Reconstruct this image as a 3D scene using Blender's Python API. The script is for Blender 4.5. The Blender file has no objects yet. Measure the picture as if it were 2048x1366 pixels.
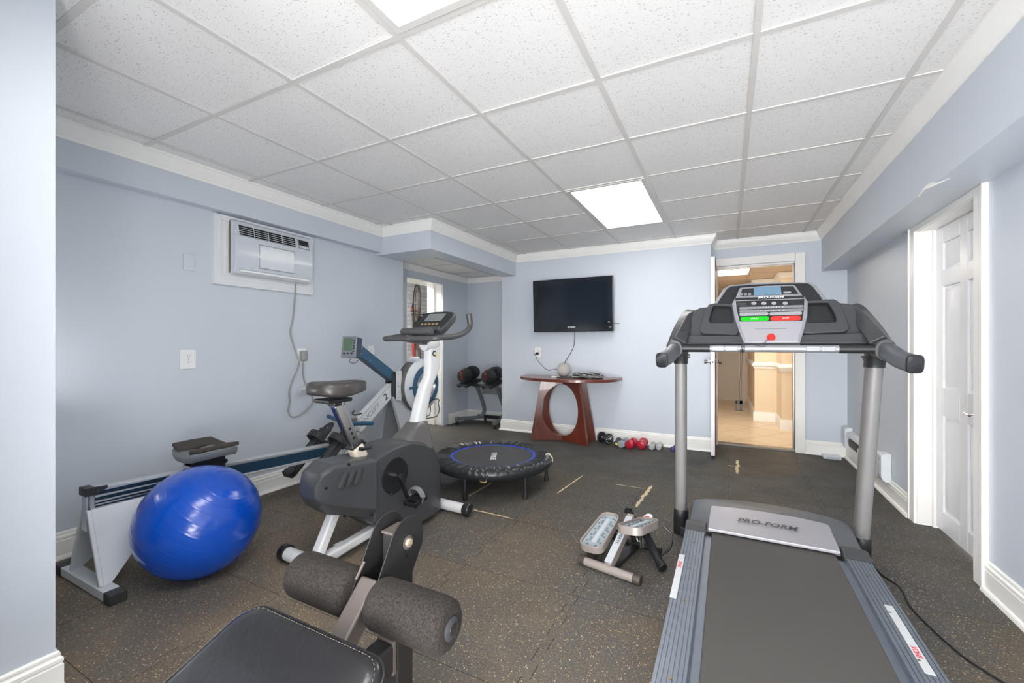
import bpy, bmesh, math, random
from mathutils import Vector, Matrix, Euler, Quaternion
PI=math.pi
C=bpy.context.scene.collection
random.seed(7)
def V(*a): return Vector(a)
# ---------------------------------------------------------------- materials
MATS={}
def srgb(r,g,b):
    f=lambda c:(c/255/12.92) if c/255<=.04045 else ((c/255+.055)/1.055)**2.4
    return (f(r),f(g),f(b),1)
def M(name,col,rough=.5,metal=0,bump=0,bscale=200,emit=0,coat=0,spec=None,var=0,vscale=6,trans=0,aniso=0):
    m=bpy.data.materials.new(name); m.use_nodes=True; nt=m.node_tree; b=nt.nodes['Principled BSDF']
    c=srgb(*col); b.inputs['Base Color'].default_value=c
    b.inputs['Roughness'].default_value=rough; b.inputs['Metallic'].default_value=metal
    if coat: b.inputs['Coat Weight'].default_value=coat; b.inputs['Coat Roughness'].default_value=.1
    if spec is not None: b.inputs['Specular IOR Level'].default_value=spec
    if trans: b.inputs['Transmission Weight'].default_value=trans
    if emit: b.inputs['Emission Color'].default_value=c; b.inputs['Emission Strength'].default_value=emit
    tc=nt.nodes.new('ShaderNodeTexCoord')
    if bump:
        n=nt.nodes.new('ShaderNodeTexNoise'); n.inputs['Scale'].default_value=bscale; n.inputs['Detail'].default_value=3
        bp=nt.nodes.new('ShaderNodeBump'); bp.inputs['Strength'].default_value=bump; bp.inputs['Distance'].default_value=.002
        nt.links.new(tc.outputs['Object'],n.inputs['Vector']); nt.links.new(n.outputs['Fac'],bp.inputs['Height']); nt.links.new(bp.outputs[0],b.inputs['Normal'])
    n=nt.nodes.new('ShaderNodeTexNoise'); n.inputs['Scale'].default_value=vscale; n.inputs['Detail'].default_value=4
    mx=nt.nodes.new('ShaderNodeMix'); mx.data_type='RGBA'; mx.blend_type='MULTIPLY'
    v=var or .03
    rp=nt.nodes.new('ShaderNodeMapRange'); rp.inputs[1].default_value=.35; rp.inputs[2].default_value=.65; rp.inputs[3].default_value=1-v; rp.inputs[4].default_value=1
    nt.links.new(tc.outputs['Object'],n.inputs['Vector']); nt.links.new(n.outputs['Fac'],rp.inputs[0])
    cb=nt.nodes.new('ShaderNodeCombineColor')
    for i in range(3): nt.links.new(rp.outputs[0],cb.inputs[i])
    mx.inputs['Factor'].default_value=1; mx.inputs[6].default_value=c
    nt.links.new(cb.outputs[0],mx.inputs[7]); nt.links.new(mx.outputs[2],b.inputs['Base Color'])
    MATS[name]=m; return m
# ---------------------------------------------------------------- mesh builder
class MB:
    def __init__(s,T=None): s.bm=bmesh.new(); s.T=T or Matrix(); s.mi=0
    def _new(s,vs,fs):
        bv=[s.bm.verts.new(s.T@Vector(v)) for v in vs]
        for f in fs:
            try: q=s.bm.faces.new([bv[i] for i in f]); q.material_index=s.mi
            except ValueError: pass
        return bv
    def box(s,lo,hi,rot=None,c=None):
        vs=[V(x,y,z) for x in(lo[0],hi[0]) for y in(lo[1],hi[1]) for z in(lo[2],hi[2])]
        if rot is not None:
            c=c if c is not None else (V(*lo)+V(*hi))/2; R=rot if not isinstance(rot,(tuple,list)) else Euler(rot).to_matrix()
            c=V(*c); vs=[c+R@(v-c) for v in vs]
        s._new(vs,[(0,1,3,2),(4,6,7,5),(0,4,5,1),(2,3,7,6),(0,2,6,4),(1,5,7,3)]); return s
    def hexa(s,a,b):   # two quads (4 pts each) joined
        s._new(list(a)+list(b),[(3,2,1,0),(4,5,6,7)]+[(i,(i+1)%4,4+(i+1)%4,4+i) for i in range(4)]); return s
    def loft(s,rings,caps=True,closed=True):
        n=len(rings[0]); vs=[p for r in rings for p in r]; fs=[]
        for k in range(len(rings)-1):
            for i in range(n if closed else n-1):
                j=(i+1)%n; fs.append((k*n+i,k*n+j,(k+1)*n+j,(k+1)*n+i))
        if caps: fs.append(tuple(reversed(range(n)))); fs.append(tuple((len(rings)-1)*n+i for i in range(n)))
        s._new(vs,fs); return s
    def tube(s,pts,r,seg=12,caps=True,cyclic=False,flat=None,up=None,pw=1):
        pts=[V(*p) for p in pts]; rs=r if isinstance(r,(list,tuple)) else [r]*len(pts)
        rings=[]; n=len(pts)
        t0=None; nrm=None
        for i,p in enumerate(pts):
            a=pts[i-1] if (i>0 or cyclic) else p; b=pts[(i+1)%n] if (i<n-1 or cyclic) else p
            d1=(p-a); d2=(b-p)
            t=((d1.normalized() if d1.length>1e-9 else V(0,0,0))+(d2.normalized() if d2.length>1e-9 else V(0,0,0)))
            t=t.normalized() if t.length>1e-9 else (t0 or V(0,0,1))
            if nrm is None:
                u=V(*up) if up else (V(0,0,1) if abs(t.z)<.9 else V(0,1,0))
                nrm=(u-t*u.dot(t)).normalized()
            else: nrm=(nrm-t*nrm.dot(t)).normalized()
            bn=t.cross(nrm); t0=t
            fx,fy=flat if flat else (1,1)
            # miter scale
            k=1
            if d1.length>1e-9 and d2.length>1e-9:
                k=1/max(.6,math.sqrt(max(.01,(1+d1.normalized().dot(d2.normalized()))/2)))
            sp_=lambda v:math.copysign(abs(v)**pw,v)
            rings.append([p+(nrm*sp_(math.cos(2*PI*j/seg))*fx+bn*sp_(math.sin(2*PI*j/seg))*fy)*rs[i] for j in range(seg)])
        if cyclic: rings.append(rings[0]); s.loft(rings,False)
        else: s.loft(rings,caps)
        return s
    def cyl(s,a,b,r,seg=24,r2=None): return s.tube([a,b],[r,r if r2 is None else r2],seg)
    def rod(s,a,b,w,h,up=(0,0,1)):  # rectangular bar a->b ; w sideways, h along up
        a=V(*a); b=V(*b); t=(b-a).normalized(); u=V(*up); u=(u-t*u.dot(t)).normalized(); q=t.cross(u)
        f=lambda p:[p+q*(w/2)*i+u*(h/2)*j for i,j in((-1,-1),(1,-1),(1,1),(-1,1))]
        s.loft([f(a),f(b)]); return s
    def rods(s,pts,w,h,up=(0,0,1)):
        pts=[V(*p) for p in pts]; rings=[]
        for i,p in enumerate(pts):
            a=pts[max(i-1,0)]; b=pts[min(i+1,len(pts)-1)]; t=(b-a).normalized(); u=V(*up); u=(u-t*u.dot(t)).normalized(); q=t.cross(u)
            ww=w[i] if isinstance(w,(list,tuple)) else w; hh=h[i] if isinstance(h,(list,tuple)) else h
            rings.append([p+q*(ww/2)*x+u*(hh/2)*y for x,y in((-1,-1),(1,-1),(1,1),(-1,1))])
        s.loft(rings); return s
    def lathe(s,prof,a=(0,0,0),ax=(0,0,1),seg=32,arc=None):  # prof [(r,h)]
        a=V(*a); q=V(0,0,1).rotation_difference(V(*ax).normalized())
        rings=[[a+q@V(max(r,1e-5)*math.cos(2*PI*j/seg),max(r,1e-5)*math.sin(2*PI*j/seg),h) for j in range(seg)] for r,h in prof]
        s.loft(rings,True); return s
    def prism(s,poly,h0,h1,T=None):   # polygon in local xy extruded along z of T
        T=T or Matrix(); n=len(poly)
        vs=[T@V(x,y,h0) for x,y in poly]+[T@V(x,y,h1) for x,y in poly]
        s._new(vs,[tuple(reversed(range(n))),tuple(range(n,2*n))]+[(i,(i+1)%n,n+(i+1)%n,n+i) for i in range(n)]); return s
    def ring(s,outer,inner,h0,h1,T=None):  # same-count polygons
        T=T or Matrix(); n=len(outer)
        vs=[T@V(x,y,h) for h in(h0,h1) for P in(outer,inner) for x,y in P]
        fs=[]
        for i in range(n):
            j=(i+1)%n
            fs+=[(i,n+i,n+j,j),(2*n+i,2*n+j,3*n+j,3*n+i),(i,j,2*n+j,2*n+i),(n+i,3*n+i,3*n+j,n+j)]
        s._new(vs,fs); return s
    def sphere(s,c,r,seg=32,rings=16,sc=(1,1,1)):
        c=V(*c); R=[]
        for i in range(rings+1):
            a=-PI/2+PI*i/rings
            R.append([c+V(r*sc[0]*max(math.cos(a),1e-4)*math.cos(2*PI*j/seg),r*sc[1]*max(math.cos(a),1e-4)*math.sin(2*PI*j/seg),r*sc[2]*math.sin(a)) for j in range(seg)])
        s.loft(R); return s
    def torus(s,c,R,r,ax=(0,0,1),seg=48,rs=10):
        q=V(0,0,1).rotation_difference(V(*ax).normalized()); c=V(*c)
        rr=[]
        for i in range(seg+1):
            a=2*PI*i/seg
            rr.append([c+q@V((R+r*math.cos(2*PI*j/rs))*math.cos(a),(R+r*math.cos(2*PI*j/rs))*math.sin(a),r*math.sin(2*PI*j/rs)) for j in range(rs)])
        s.loft(rr,False); return s
    def grid(s,f,nu,nv,cu=False,cv=False):
        vs=[f(i/nu,j/nv) for i in range(nu+1) for j in range(nv+1)]
        fs=[(i*(nv+1)+j,(i+1)*(nv+1)+j,(i+1)*(nv+1)+j+1,i*(nv+1)+j+1) for i in range(nu) for j in range(nv)]
        s._new(vs,fs); return s
    def mat(s,i): s.mi=i; return s
    def build(s,name,mats,parent=None,bev=0,seg=2,sub=0,ang=35,solid=0,loc=None):

        bmesh.ops.recalc_face_normals(s.bm,faces=s.bm.faces)
        me=bpy.data.meshes.new(name); s.bm.to_mesh(me); s.bm.free()
        for p in me.polygons: p.use_smooth=True
        me.set_sharp_from_angle(angle=math.radians(ang))
        o=bpy.data.objects.new(name,me); C.objects.link(o)
        for m in (mats if isinstance(mats,(list,tuple)) else [mats]): me.materials.append(MATS[m] if isinstance(m,str) else m)
        if parent is not None: o.parent=parent
        if solid:
            md=o.modifiers.new('s','SOLIDIFY'); md.thickness=solid; md.offset=0
        if bev:
            md=o.modifiers.new('b','BEVEL'); md.width=bev; md.segments=seg; md.limit_method='ANGLE'; md.angle_limit=math.radians(ang); md.harden_normals=True
        if sub:
            md=o.modifiers.new('u','SUBSURF'); md.levels=sub; md.render_levels=sub
        return o
def tag(o,label=None,cat=None,group=None,kind=None):
    if label: o['label']=label
    if cat: o['category']=cat
    if group: o['group']=group
    if kind: o['kind']=kind
    return o
def thing(name,label,cat,loc=(0,0,0),rz=0,group=None,rot=None):
    o=bpy.data.objects.new(name,None); C.objects.link(o); o.location=loc; o.rotation_euler=rot or (0,0,rz)
    o.empty_display_size=.1
    return tag(o,label,cat,group)
def struct(name,mb,mats,parent=None,**k):
    o=mb.build(name,mats,parent,**k)
    if parent is None: o['kind']='structure'
    return o
def dup(root,loc,rot=None,label=None,group=None):
    def cp(o,par):
        c=o.copy(); C.objects.link(c)
        if par is not None: c.parent=par
        for ch in [x for x in C.objects if x.parent==o]: cp(ch,c)
        return c
    r=cp(root,None); r.location=loc
    if rot: r.rotation_euler=rot
    if label: r['label']=label
    if group: r['group']=group
    return r
def text(name,s,mat,parent,T,size,ext=.0004,align='CENTER',shear=0,sx=1,bold=0,sp=1):
    cu=bpy.data.curves.new(name,'FONT'); cu.body=s; cu.size=size; cu.extrude=ext; cu.align_x=align; cu.align_y='CENTER'; cu.shear=shear; cu.offset=bold; cu.space_character=sp; cu.resolution_u=3
    t=bpy.data.objects.new(name,cu); C.objects.link(t)
    dg=bpy.context.evaluated_depsgraph_get(); me=bpy.data.meshes.new_from_object(t.evaluated_get(dg))
    bpy.data.objects.remove(t); bpy.data.curves.remove(cu)
    me.transform(T@Matrix.Diagonal((sx,1,1,1)))
    me.materials.clear(); me.materials.append(MATS[mat])
    o=bpy.data.objects.new(name,me); C.objects.link(o)
    if parent is not None: o.parent=parent
    return o
def frame(o,x,y):   # matrix with origin o, local x dir x, local y dir y
    x=V(*x).normalized(); y=V(*y); y=(y-x*y.dot(x)).normalized(); z=x.cross(y)
    m=Matrix((x,y,z)).transposed().to_4x4(); m.translation=V(*o); return m
def smooth(pts,n=6,cyc=False):  # catmull-rom
    P=[V(*p) for p in pts]; out=[]; N=len(P)
    for i in range(N if cyc else N-1):
        if cyc: a,b,c,d=P[i-1],P[i],P[(i+1)%N],P[(i+2)%N]
        else: a,b,c,d=P[max(i-1,0)],P[i],P[i+1],P[min(i+2,N-1)]
        for k in range(n):
            t=k/n; out.append(.5*((2*b)+(c-a)*t+(2*a-5*b+4*c-d)*t*t+(3*b-a-3*c+d)*t**3))
    if not cyc: out.append(P[-1])
    return out
def rrect(w,h,r,n=4,cx=0,cy=0):
    o=[]
    for (sx,sy,a0) in((1,1,0),(-1,1,90),(-1,-1,180),(1,-1,270)):
        for k in range(n+1):
            a=math.radians(a0+90*k/n); o.append((cx+sx*(w/2-r)+r*math.cos(a),cy+sy*(h/2-r)+r*math.sin(a)))
    return o
def circ(r,n=32,cx=0,cy=0,ry=None,a0=0): return [(cx+r*math.cos(a0+2*PI*k/n),cy+(ry or r)*math.sin(a0+2*PI*k/n)) for k in range(n)]
def molding(mb,path,prof,closed=False):   # path [(x,y)], room on the left; prof [(out,z)]
    n=len(path); rings=[]
    for i in range(n):
        p=Vector(path[i]); 
        d1=(p-Vector(path[i-1])).normalized() if (i>0 or closed) else None
        d2=(Vector(path[(i+1)%n])-p).normalized() if (i<n-1 or closed) else None
        n1=Vector((-d1.y,d1.x)) if d1 else None; n2=Vector((-d2.y,d2.x)) if d2 else None
        if n1 is None: m=n2
        elif n2 is None: m=n1
        else:
            m=(n1+n2); m=m/(1+n1.dot(n2)) if n1.dot(n2)>-.99 else n1
        rings.append([V(p.x+m.x*o,p.y+m.y*o,z) for o,z in prof])
    if closed: rings.append(rings[0])
    mb.loft(rings,not closed,True); return mb
# survey helpers: camera of the photograph, used to measure where real surfaces stand
_f,_yh,_th,_hc=844.4,688.4,.47185,1.15
_c,_s=math.cos(_th),math.sin(_th)
def ray(px,py):
    u=(px-1024)/_f; return V(_c*u-_s,_s*u+_c,(_yh-py)/_f)
def onz(px,py,z=0):
    d=ray(px,py); return V(0,0,_hc)+d*((z-_hc)/d.z)
def onx(px,py,x):
    d=ray(px,py); return V(0,0,_hc)+d*(x/d.x)
def ony(px,py,y):
    d=ray(px,py); return V(0,0,_hc)+d*(y/d.y)
def onpl(px,py,T):    # point of the plane z=0 of frame T, in T's own x,y
    n=T.to_3x3()@V(0,0,1); d=ray(px,py); o=V(0,0,_hc); t=(T.translation-o).dot(n)/d.dot(n)
    q=T.inverted()@(o+d*t); return (q.x,q.y)
def W(root,T=None):
    R=Matrix.Translation(root.location)@root.rotation_euler.to_matrix().to_4x4()
    return MB(R.inverted()@(T or Matrix()))
def L2(root,T):
    R=Matrix.Translation(root.location)@root.rotation_euler.to_matrix().to_4x4(); return R.inverted()@T
# ================================================================= materials
M('wall_paint',(205,212,221),.46,bump=.08,bscale=90,var=.02,vscale=2)
M('trim_white',(247,246,242),.35,var=.02)
M('door_white',(244,244,246),.32,var=.02)
M('white_plastic',(238,238,238),.35)
M('hall_tan',(238,220,192),.5)
M('hall_cream',(226,214,200),.5)
M('hall_door',(206,196,182),.5)
M('dark_gap',(12,12,13),.9)
M('wood_edge',(120,62,40),.6)
M('brick_white',(225,225,225),.7)
M('black_rubber',(26,26,28),.6,bump=.2,bscale=400)
M('black_plastic',(30,31,34),.38,bump=.1,bscale=500)
M('dark_grey_plastic',(58,59,62),.42,bump=.1,bscale=500)
M('chrome',(205,205,208),.15,1)
M('brushed_nickel',(160,155,148),.3,1)
M('brass_dull',(150,120,80),.35,1)
def nodes(m): return m.node_tree.nodes,m.node_tree.links
def newmat(name,rough=.5):
    m=bpy.data.materials.new(name); m.use_nodes=True; MATS[name]=m; return m,m.node_tree.nodes,m.node_tree.links,m.node_tree.nodes['Principled BSDF']
def math_(N,L,op,a,b=None,c=None):
    n=N.new('ShaderNodeMath'); n.operation=op
    for i,v in enumerate((a,b,c)):
        if v is None: continue
        if isinstance(v,(int,float)): n.inputs[i].default_value=v
        else: L.new(v,n.inputs[i])
    return n.outputs[0]
def ramp(N,L,f,stops,interp='LINEAR'):
    r=N.new('ShaderNodeValToRGB'); r.color_ramp.interpolation=interp; e=r.color_ramp.elements
    while len(e)<len(stops): e.new(.5)
    for k,(p,c) in enumerate(stops): e[k].position=p; e[k].color=c if len(c)==4 else srgb(*c)
    L.new(f,r.inputs[0]); return r.outputs[0]
def mixc(N,L,f,a,b,bt='MIX'):
    m=N.new('ShaderNodeMix'); m.data_type='RGBA'; m.blend_type=bt
    if isinstance(f,(int,float)): m.inputs[0].default_value=f
    else: L.new(f,m.inputs[0])
    for i,v in ((6,a),(7,b)):
        if isinstance(v,tuple): m.inputs[i].default_value=v
        else: L.new(v,m.inputs[i])
    return m.outputs[2]
# rubber floor: speckled interlocking tiles
m,N,L,B=newmat('rubber_floor')
tc=N.new('ShaderNodeTexCoord'); sp=N.new('ShaderNodeSeparateXYZ'); L.new(tc.outputs['Object'],sp.inputs[0])
X,Y=sp.outputs[0],sp.outputs[1]
def noise(vec,scale,det=4,rough=.5,dist=0):
    n=N.new('ShaderNodeTexNoise'); n.inputs['Scale'].default_value=scale; n.inputs['Detail'].default_value=det; n.inputs['Roughness'].default_value=rough; n.inputs['Distortion'].default_value=dist
    L.new(vec,n.inputs['Vector']); return n.outputs['Fac']
def sq(v,per):  # smoothed square wave -1..1
    s_=math_(N,L,'SINE',math_(N,L,'MULTIPLY',v,2*PI/per)); s_=math_(N,L,'MULTIPLY',s_,12)
    return math_(N,L,'MINIMUM',math_(N,L,'MAXIMUM',s_,-1),1)
xs=math_(N,L,'ADD',math_(N,L,'ADD',X,.61*20+.62),math_(N,L,'MULTIPLY',sq(Y,.155),.016))
ys=math_(N,L,'ADD',math_(N,L,'ADD',Y,.61*20-.02),0)
def seam(v,w):
    fr=math_(N,L,'MODULO',v,.61); d=math_(N,L,'MINIMUM',fr,math_(N,L,'SUBTRACT',.61,fr)); return math_(N,L,'LESS_THAN',d,w)
sm=math_(N,L,'MAXIMUM',seam(xs,.0015),math_(N,L,'MULTIPLY',seam(ys,.0013),1))
tix=math_(N,L,'FLOOR',math_(N,L,'DIVIDE',xs,.61)); tiy=math_(N,L,'FLOOR',math_(N,L,'DIVIDE',ys,.61))
cx=N.new('ShaderNodeCombineXYZ'); L.new(tix,cx.inputs[0]); L.new(tiy,cx.inputs[1])
wn=N.new('ShaderNodeTexWhiteNoise'); L.new(cx.outputs[0],wn.inputs['Vector'])
big=noise(tc.outputs['Object'],1.1,3); grain=noise(tc.outputs['Object'],140,3,.7); 
base=ramp(N,L,big,[(.36,(88,91,93)),(.5,(106,100,92)),(.64,(130,116,98))])
base=mixc(N,L,math_(N,L,'MULTIPLY',wn.outputs['Value'],.55),base,srgb(90,95,101))
gv=ramp(N,L,grain,[(.3,(90,90,90)),(.7,(255,255,255))]); base=mixc(N,L,.75,base,gv,'MULTIPLY')
def specks(scale,thr,keep):
    v=N.new('ShaderNodeTexVoronoi'); v.inputs['Scale'].default_value=scale; v.inputs['Randomness'].default_value=1
    nz=N.new('ShaderNodeTexNoise'); nz.inputs['Scale'].default_value=scale*1.3; L.new(tc.outputs['Object'],nz.inputs['Vector'])
    mxv=N.new('ShaderNodeVectorMath'); mxv.operation='MULTIPLY_ADD'; L.new(nz.outputs['Color'],mxv.inputs[0]); mxv.inputs[1].default_value=(.012*130/scale,)*3; L.new(tc.outputs['Object'],mxv.inputs[2])
    L.new(mxv.outputs[0],v.inputs['Vector'])
    sc=N.new('ShaderNodeSeparateColor'); L.new(v.outputs['Color'],sc.inputs[0])
    a=math_(N,L,'LESS_THAN',v.outputs['Distance'],thr); b=math_(N,L,'LESS_THAN',sc.outputs[0],keep)
    return math_(N,L,'MULTIPLY',a,b),sc.outputs[1]
s1,h1=specks(140,.32,.18); s2,h2=specks(230,.33,.17)
spc=ramp(N,L,h1,[(0,(200,150,90)),(.5,(236,198,146)),(1,(220,212,196))])
base=mixc(N,L,math_(N,L,'MULTIPLY',s1,.8),base,spc); base=mixc(N,L,math_(N,L,'MULTIPLY',s2,.7),base,srgb(196,156,106))
s3,h3=specks(180,.3,.10); base=mixc(N,L,math_(N,L,'MULTIPLY',s3,.55),base,srgb(110,130,150))
tan_patch=ramp(N,L,noise(tc.outputs['Object'],2.3,6,.65),[(.5,(0,0,0)),(.8,(255,255,255))])
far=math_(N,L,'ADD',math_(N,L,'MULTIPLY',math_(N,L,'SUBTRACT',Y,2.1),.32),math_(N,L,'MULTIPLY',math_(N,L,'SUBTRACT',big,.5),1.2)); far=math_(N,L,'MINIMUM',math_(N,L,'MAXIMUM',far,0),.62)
base=mixc(N,L,far,base,srgb(58,62,62))  # floor coloured darker toward the far end
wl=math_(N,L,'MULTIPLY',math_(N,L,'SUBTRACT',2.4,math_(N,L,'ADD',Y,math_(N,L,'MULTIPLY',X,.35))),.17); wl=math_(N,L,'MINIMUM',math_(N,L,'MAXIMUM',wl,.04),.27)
base=mixc(N,L,math_(N,L,'MULTIPLY',math_(N,L,'ADD',math_(N,L,'MULTIPLY',tan_patch,.6),.4),wl),base,srgb(196,172,138))  # paler tan blended in toward the front left, broken up by noise
base=mixc(N,L,math_(N,L,'MULTIPLY',sm,.85),base,srgb(14,14,15))
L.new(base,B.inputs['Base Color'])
rg=N.new('ShaderNodeMapRange'); L.new(noise(tc.outputs['Object'],3,4),rg.inputs[0]); rg.inputs[1].default_value=.3; rg.inputs[2].default_value=.7; rg.inputs[3].default_value=.5; rg.inputs[4].default_value=.72; B.inputs['Specular IOR Level'].default_value=.2; L.new(rg.outputs[0],B.inputs['Roughness'])
bp=N.new('ShaderNodeBump'); bp.inputs['Strength'].default_value=.35; bp.inputs['Distance'].default_value=.002; L.new(math_(N,L,'SUBTRACT',grain,sm),bp.inputs['Height']); L.new(bp.outputs[0],B.inputs['Normal'])
# ceiling tile: pitted mineral fibre
def tilemat(name,col,amt):
    m,N,L,B=newmat(name); tc=N.new('ShaderNodeTexCoord')
    def pits(sx,sy,thr,keep,sc):
        mp=N.new('ShaderNodeMapping'); mp.inputs['Scale'].default_value=(sx,sy,1); L.new(tc.outputs['Object'],mp.inputs[0])
        nz=N.new('ShaderNodeTexNoise'); nz.inputs['Scale'].default_value=1.2; L.new(mp.outputs[0],nz.inputs['Vector'])
        ad=N.new('ShaderNodeVectorMath'); ad.operation='MULTIPLY_ADD'; L.new(nz.outputs['Color'],ad.inputs[0]); ad.inputs[1].default_value=(1.2,1.2,0); L.new(mp.outputs[0],ad.inputs[2])
        v=N.new('ShaderNodeTexVoronoi'); v.inputs['Scale'].default_value=1; L.new(ad.outputs[0],v.inputs['Vector'])
        s=N.new('ShaderNodeSeparateColor'); L.new(v.outputs['Color'],s.inputs[0])
        return math_(N,L,'MULTIPLY',math_(N,L,'LESS_THAN',v.outputs['Distance'],thr),math_(N,L,'LESS_THAN',s.outputs[0],keep))
    p=math_(N,L,'MAXIMUM',pits(60,155,.23,.55,1),math_(N,L,'MULTIPLY',pits(190,190,.25,.35,1),.6))
    n=N.new('ShaderNodeTexNoise'); n.inputs['Scale'].default_value=1.5; L.new(tc.outputs['Object'],n.inputs['Vector'])
    g=mixc(N,L,n.outputs['Fac'],srgb(*[c-8 for c in col]),srgb(*col))
    L.new(mixc(N,L,math_(N,L,'MULTIPLY',p,amt),g,srgb(95,95,92)),B.inputs['Base Color']); B.inputs['Roughness'].default_value=.9
    bp=N.new('ShaderNodeBump'); bp.inputs['Strength'].default_value=.6; bp.inputs['Distance'].default_value=.003; L.new(math_(N,L,'SUBTRACT',1,p),bp.inputs['Height']); L.new(bp.outputs[0],B.inputs['Normal'])
tilemat('ceiling_tile',(240,239,238),.46); tilemat('ceiling_tile_warm',(222,206,190),.25)
M('tbar_white',(215,213,210),.45,var=.05)
M('tbar_warm',(205,186,168),.5)
# brick
m,N,L,B=newmat('painted_brick'); tc=N.new('ShaderNodeTexCoord'); mp=N.new('ShaderNodeMapping'); mp.inputs['Rotation'].default_value=(PI/2,0,PI/2); L.new(tc.outputs['Object'],mp.inputs[0])
bk=N.new('ShaderNodeTexBrick'); bk.inputs['Scale'].default_value=1; bk.inputs['Brick Width'].default_value=.22; bk.inputs['Row Height'].default_value=.08; bk.inputs['Mortar Size'].default_value=.006
bk.inputs['Color1'].default_value=srgb(228,228,230); bk.inputs['Color2'].default_value=srgb(214,215,218); bk.inputs['Mortar'].default_value=srgb(188,188,190)
sx=N.new('ShaderNodeSeparateXYZ'); L.new(tc.outputs['Object'],sx.inputs[0]); cb=N.new('ShaderNodeCombineXYZ'); L.new(sx.outputs[1],cb.inputs[0]); L.new(sx.outputs[2],cb.inputs[1]); L.new(cb.outputs[0],bk.inputs['Vector'])
L.new(bk.outputs['Color'],B.inputs['Base Color']); B.inputs['Roughness'].default_value=.6
bp=N.new('ShaderNodeBump'); bp.inputs['Strength'].default_value=.6; bp.inputs['Distance'].default_value=.004; L.new(bk.outputs['Fac'],bp.inputs['Height']); bp.invert=True; L.new(bp.outputs[0],B.inputs['Normal'])
# hall tile floor
m,N,L,B=newmat('hall_floor_tile'); tc=N.new('ShaderNodeTexCoord'); mp=N.new('ShaderNodeMapping'); mp.inputs['Rotation'].default_value=(0,0,.62); L.new(tc.outputs['Object'],mp.inputs[0])
bk=N.new('ShaderNodeTexBrick'); bk.offset=0; bk.inputs['Scale'].default_value=1; bk.inputs['Brick Width'].default_value=.4; bk.inputs['Row Height'].default_value=.4; bk.inputs['Mortar Size'].default_value=.004
bk.inputs['Color1'].default_value=srgb(232,212,184); bk.inputs['Color2'].default_value=srgb(228,206,176); bk.inputs['Mortar'].default_value=srgb(170,130,90); L.new(mp.outputs[0],bk.inputs['Vector'])
L.new(bk.outputs['Color'],B.inputs['Base Color']); B.inputs['Roughness'].default_value=.3
# emission panel
def emat(name,col,st):
    m,N,L,B=newmat(name); B.inputs['Base Color'].default_value=(.9,.9,.9,1); B.inputs['Emission Color'].default_value=srgb(*col); B.inputs['Emission Strength'].default_value=st
CH=2.3215
emat('troffer_lens',(255,252,246),4.1); emat('hall_lens',(255,244,228),10.5); emat('bike_lens',(255,250,240),20)
# ================================================================= shell
Y0=-3.3
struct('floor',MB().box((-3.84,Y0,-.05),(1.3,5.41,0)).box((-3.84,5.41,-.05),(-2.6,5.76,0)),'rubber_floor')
floor=bpy.data.objects['floor']
w=MB().box((-3.84,.45,0),(-3.19,3.604,CH+.02)); struct('wall_left',w,'wall_paint')
w=MB().box((-2.4,Y0,0),(-1.965,.553,CH+.02)).box((-3.3,.30,0),(-2.3,.553,CH+.02)); struct('wall_front_left',w,'wall_paint')
struct('wall_shade_stub',MB().box((-1.97,.02,0),(-1.28,.14,CH+.02)),'wall_paint')  # added out-of-view stub, shades the left pillar from light behind the camera
struct('wall_back',MB().box((-2.71,5.01,0),(-.155,5.75,CH+.02)),'wall_paint')
w=MB().box((-.155,5.37,0),(-.10,5.5,CH+.02)).box((.64,5.37,0),(1.3,5.5,CH+.02)).box((-.10,5.37,2.025),(.64,5.5,CH+.02)); struct('wall_alcove',w,'wall_paint')
w=MB().box((1.085,Y0,0),(1.3,2.849,CH+.02)).box((1.085,3.592,0),(1.3,5.37,CH+.02)).box((1.085,2.849,1.878),(1.3,3.592,CH+.02)); struct('wall_right',w,'wall_paint')
w=MB().box((-3.84,3.604,0),(-3.58,4.08,CH)).box((-3.84,4.882,0),(-3.58,5.6,CH)).box((-3.84,4.08,2.0),(-3.58,4.882,CH)).box((-3.84,5.5,0),(-2.71,5.75,CH)); struct('wall_nook',w,'wall_paint')
# beams and soffits
def dmg(mb): pass
struct('ceiling_beam_right',MB().box((.87,Y0,1.907),(1.12,5.37,CH+.02)),'wall_paint')
struct('ceiling_beam_left',MB().box((-3.25,.5,2.075),(-3.11,3.25,CH+.02)),'wall_paint')
w=MB().box((-3.6,3.21,2.055),(-2.50,3.56,CH+.02)).box((-2.705,3.56,2.055),(-2.50,5.01,CH+.02)); struct('ceiling_soffit',w,'wall_paint')
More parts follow.
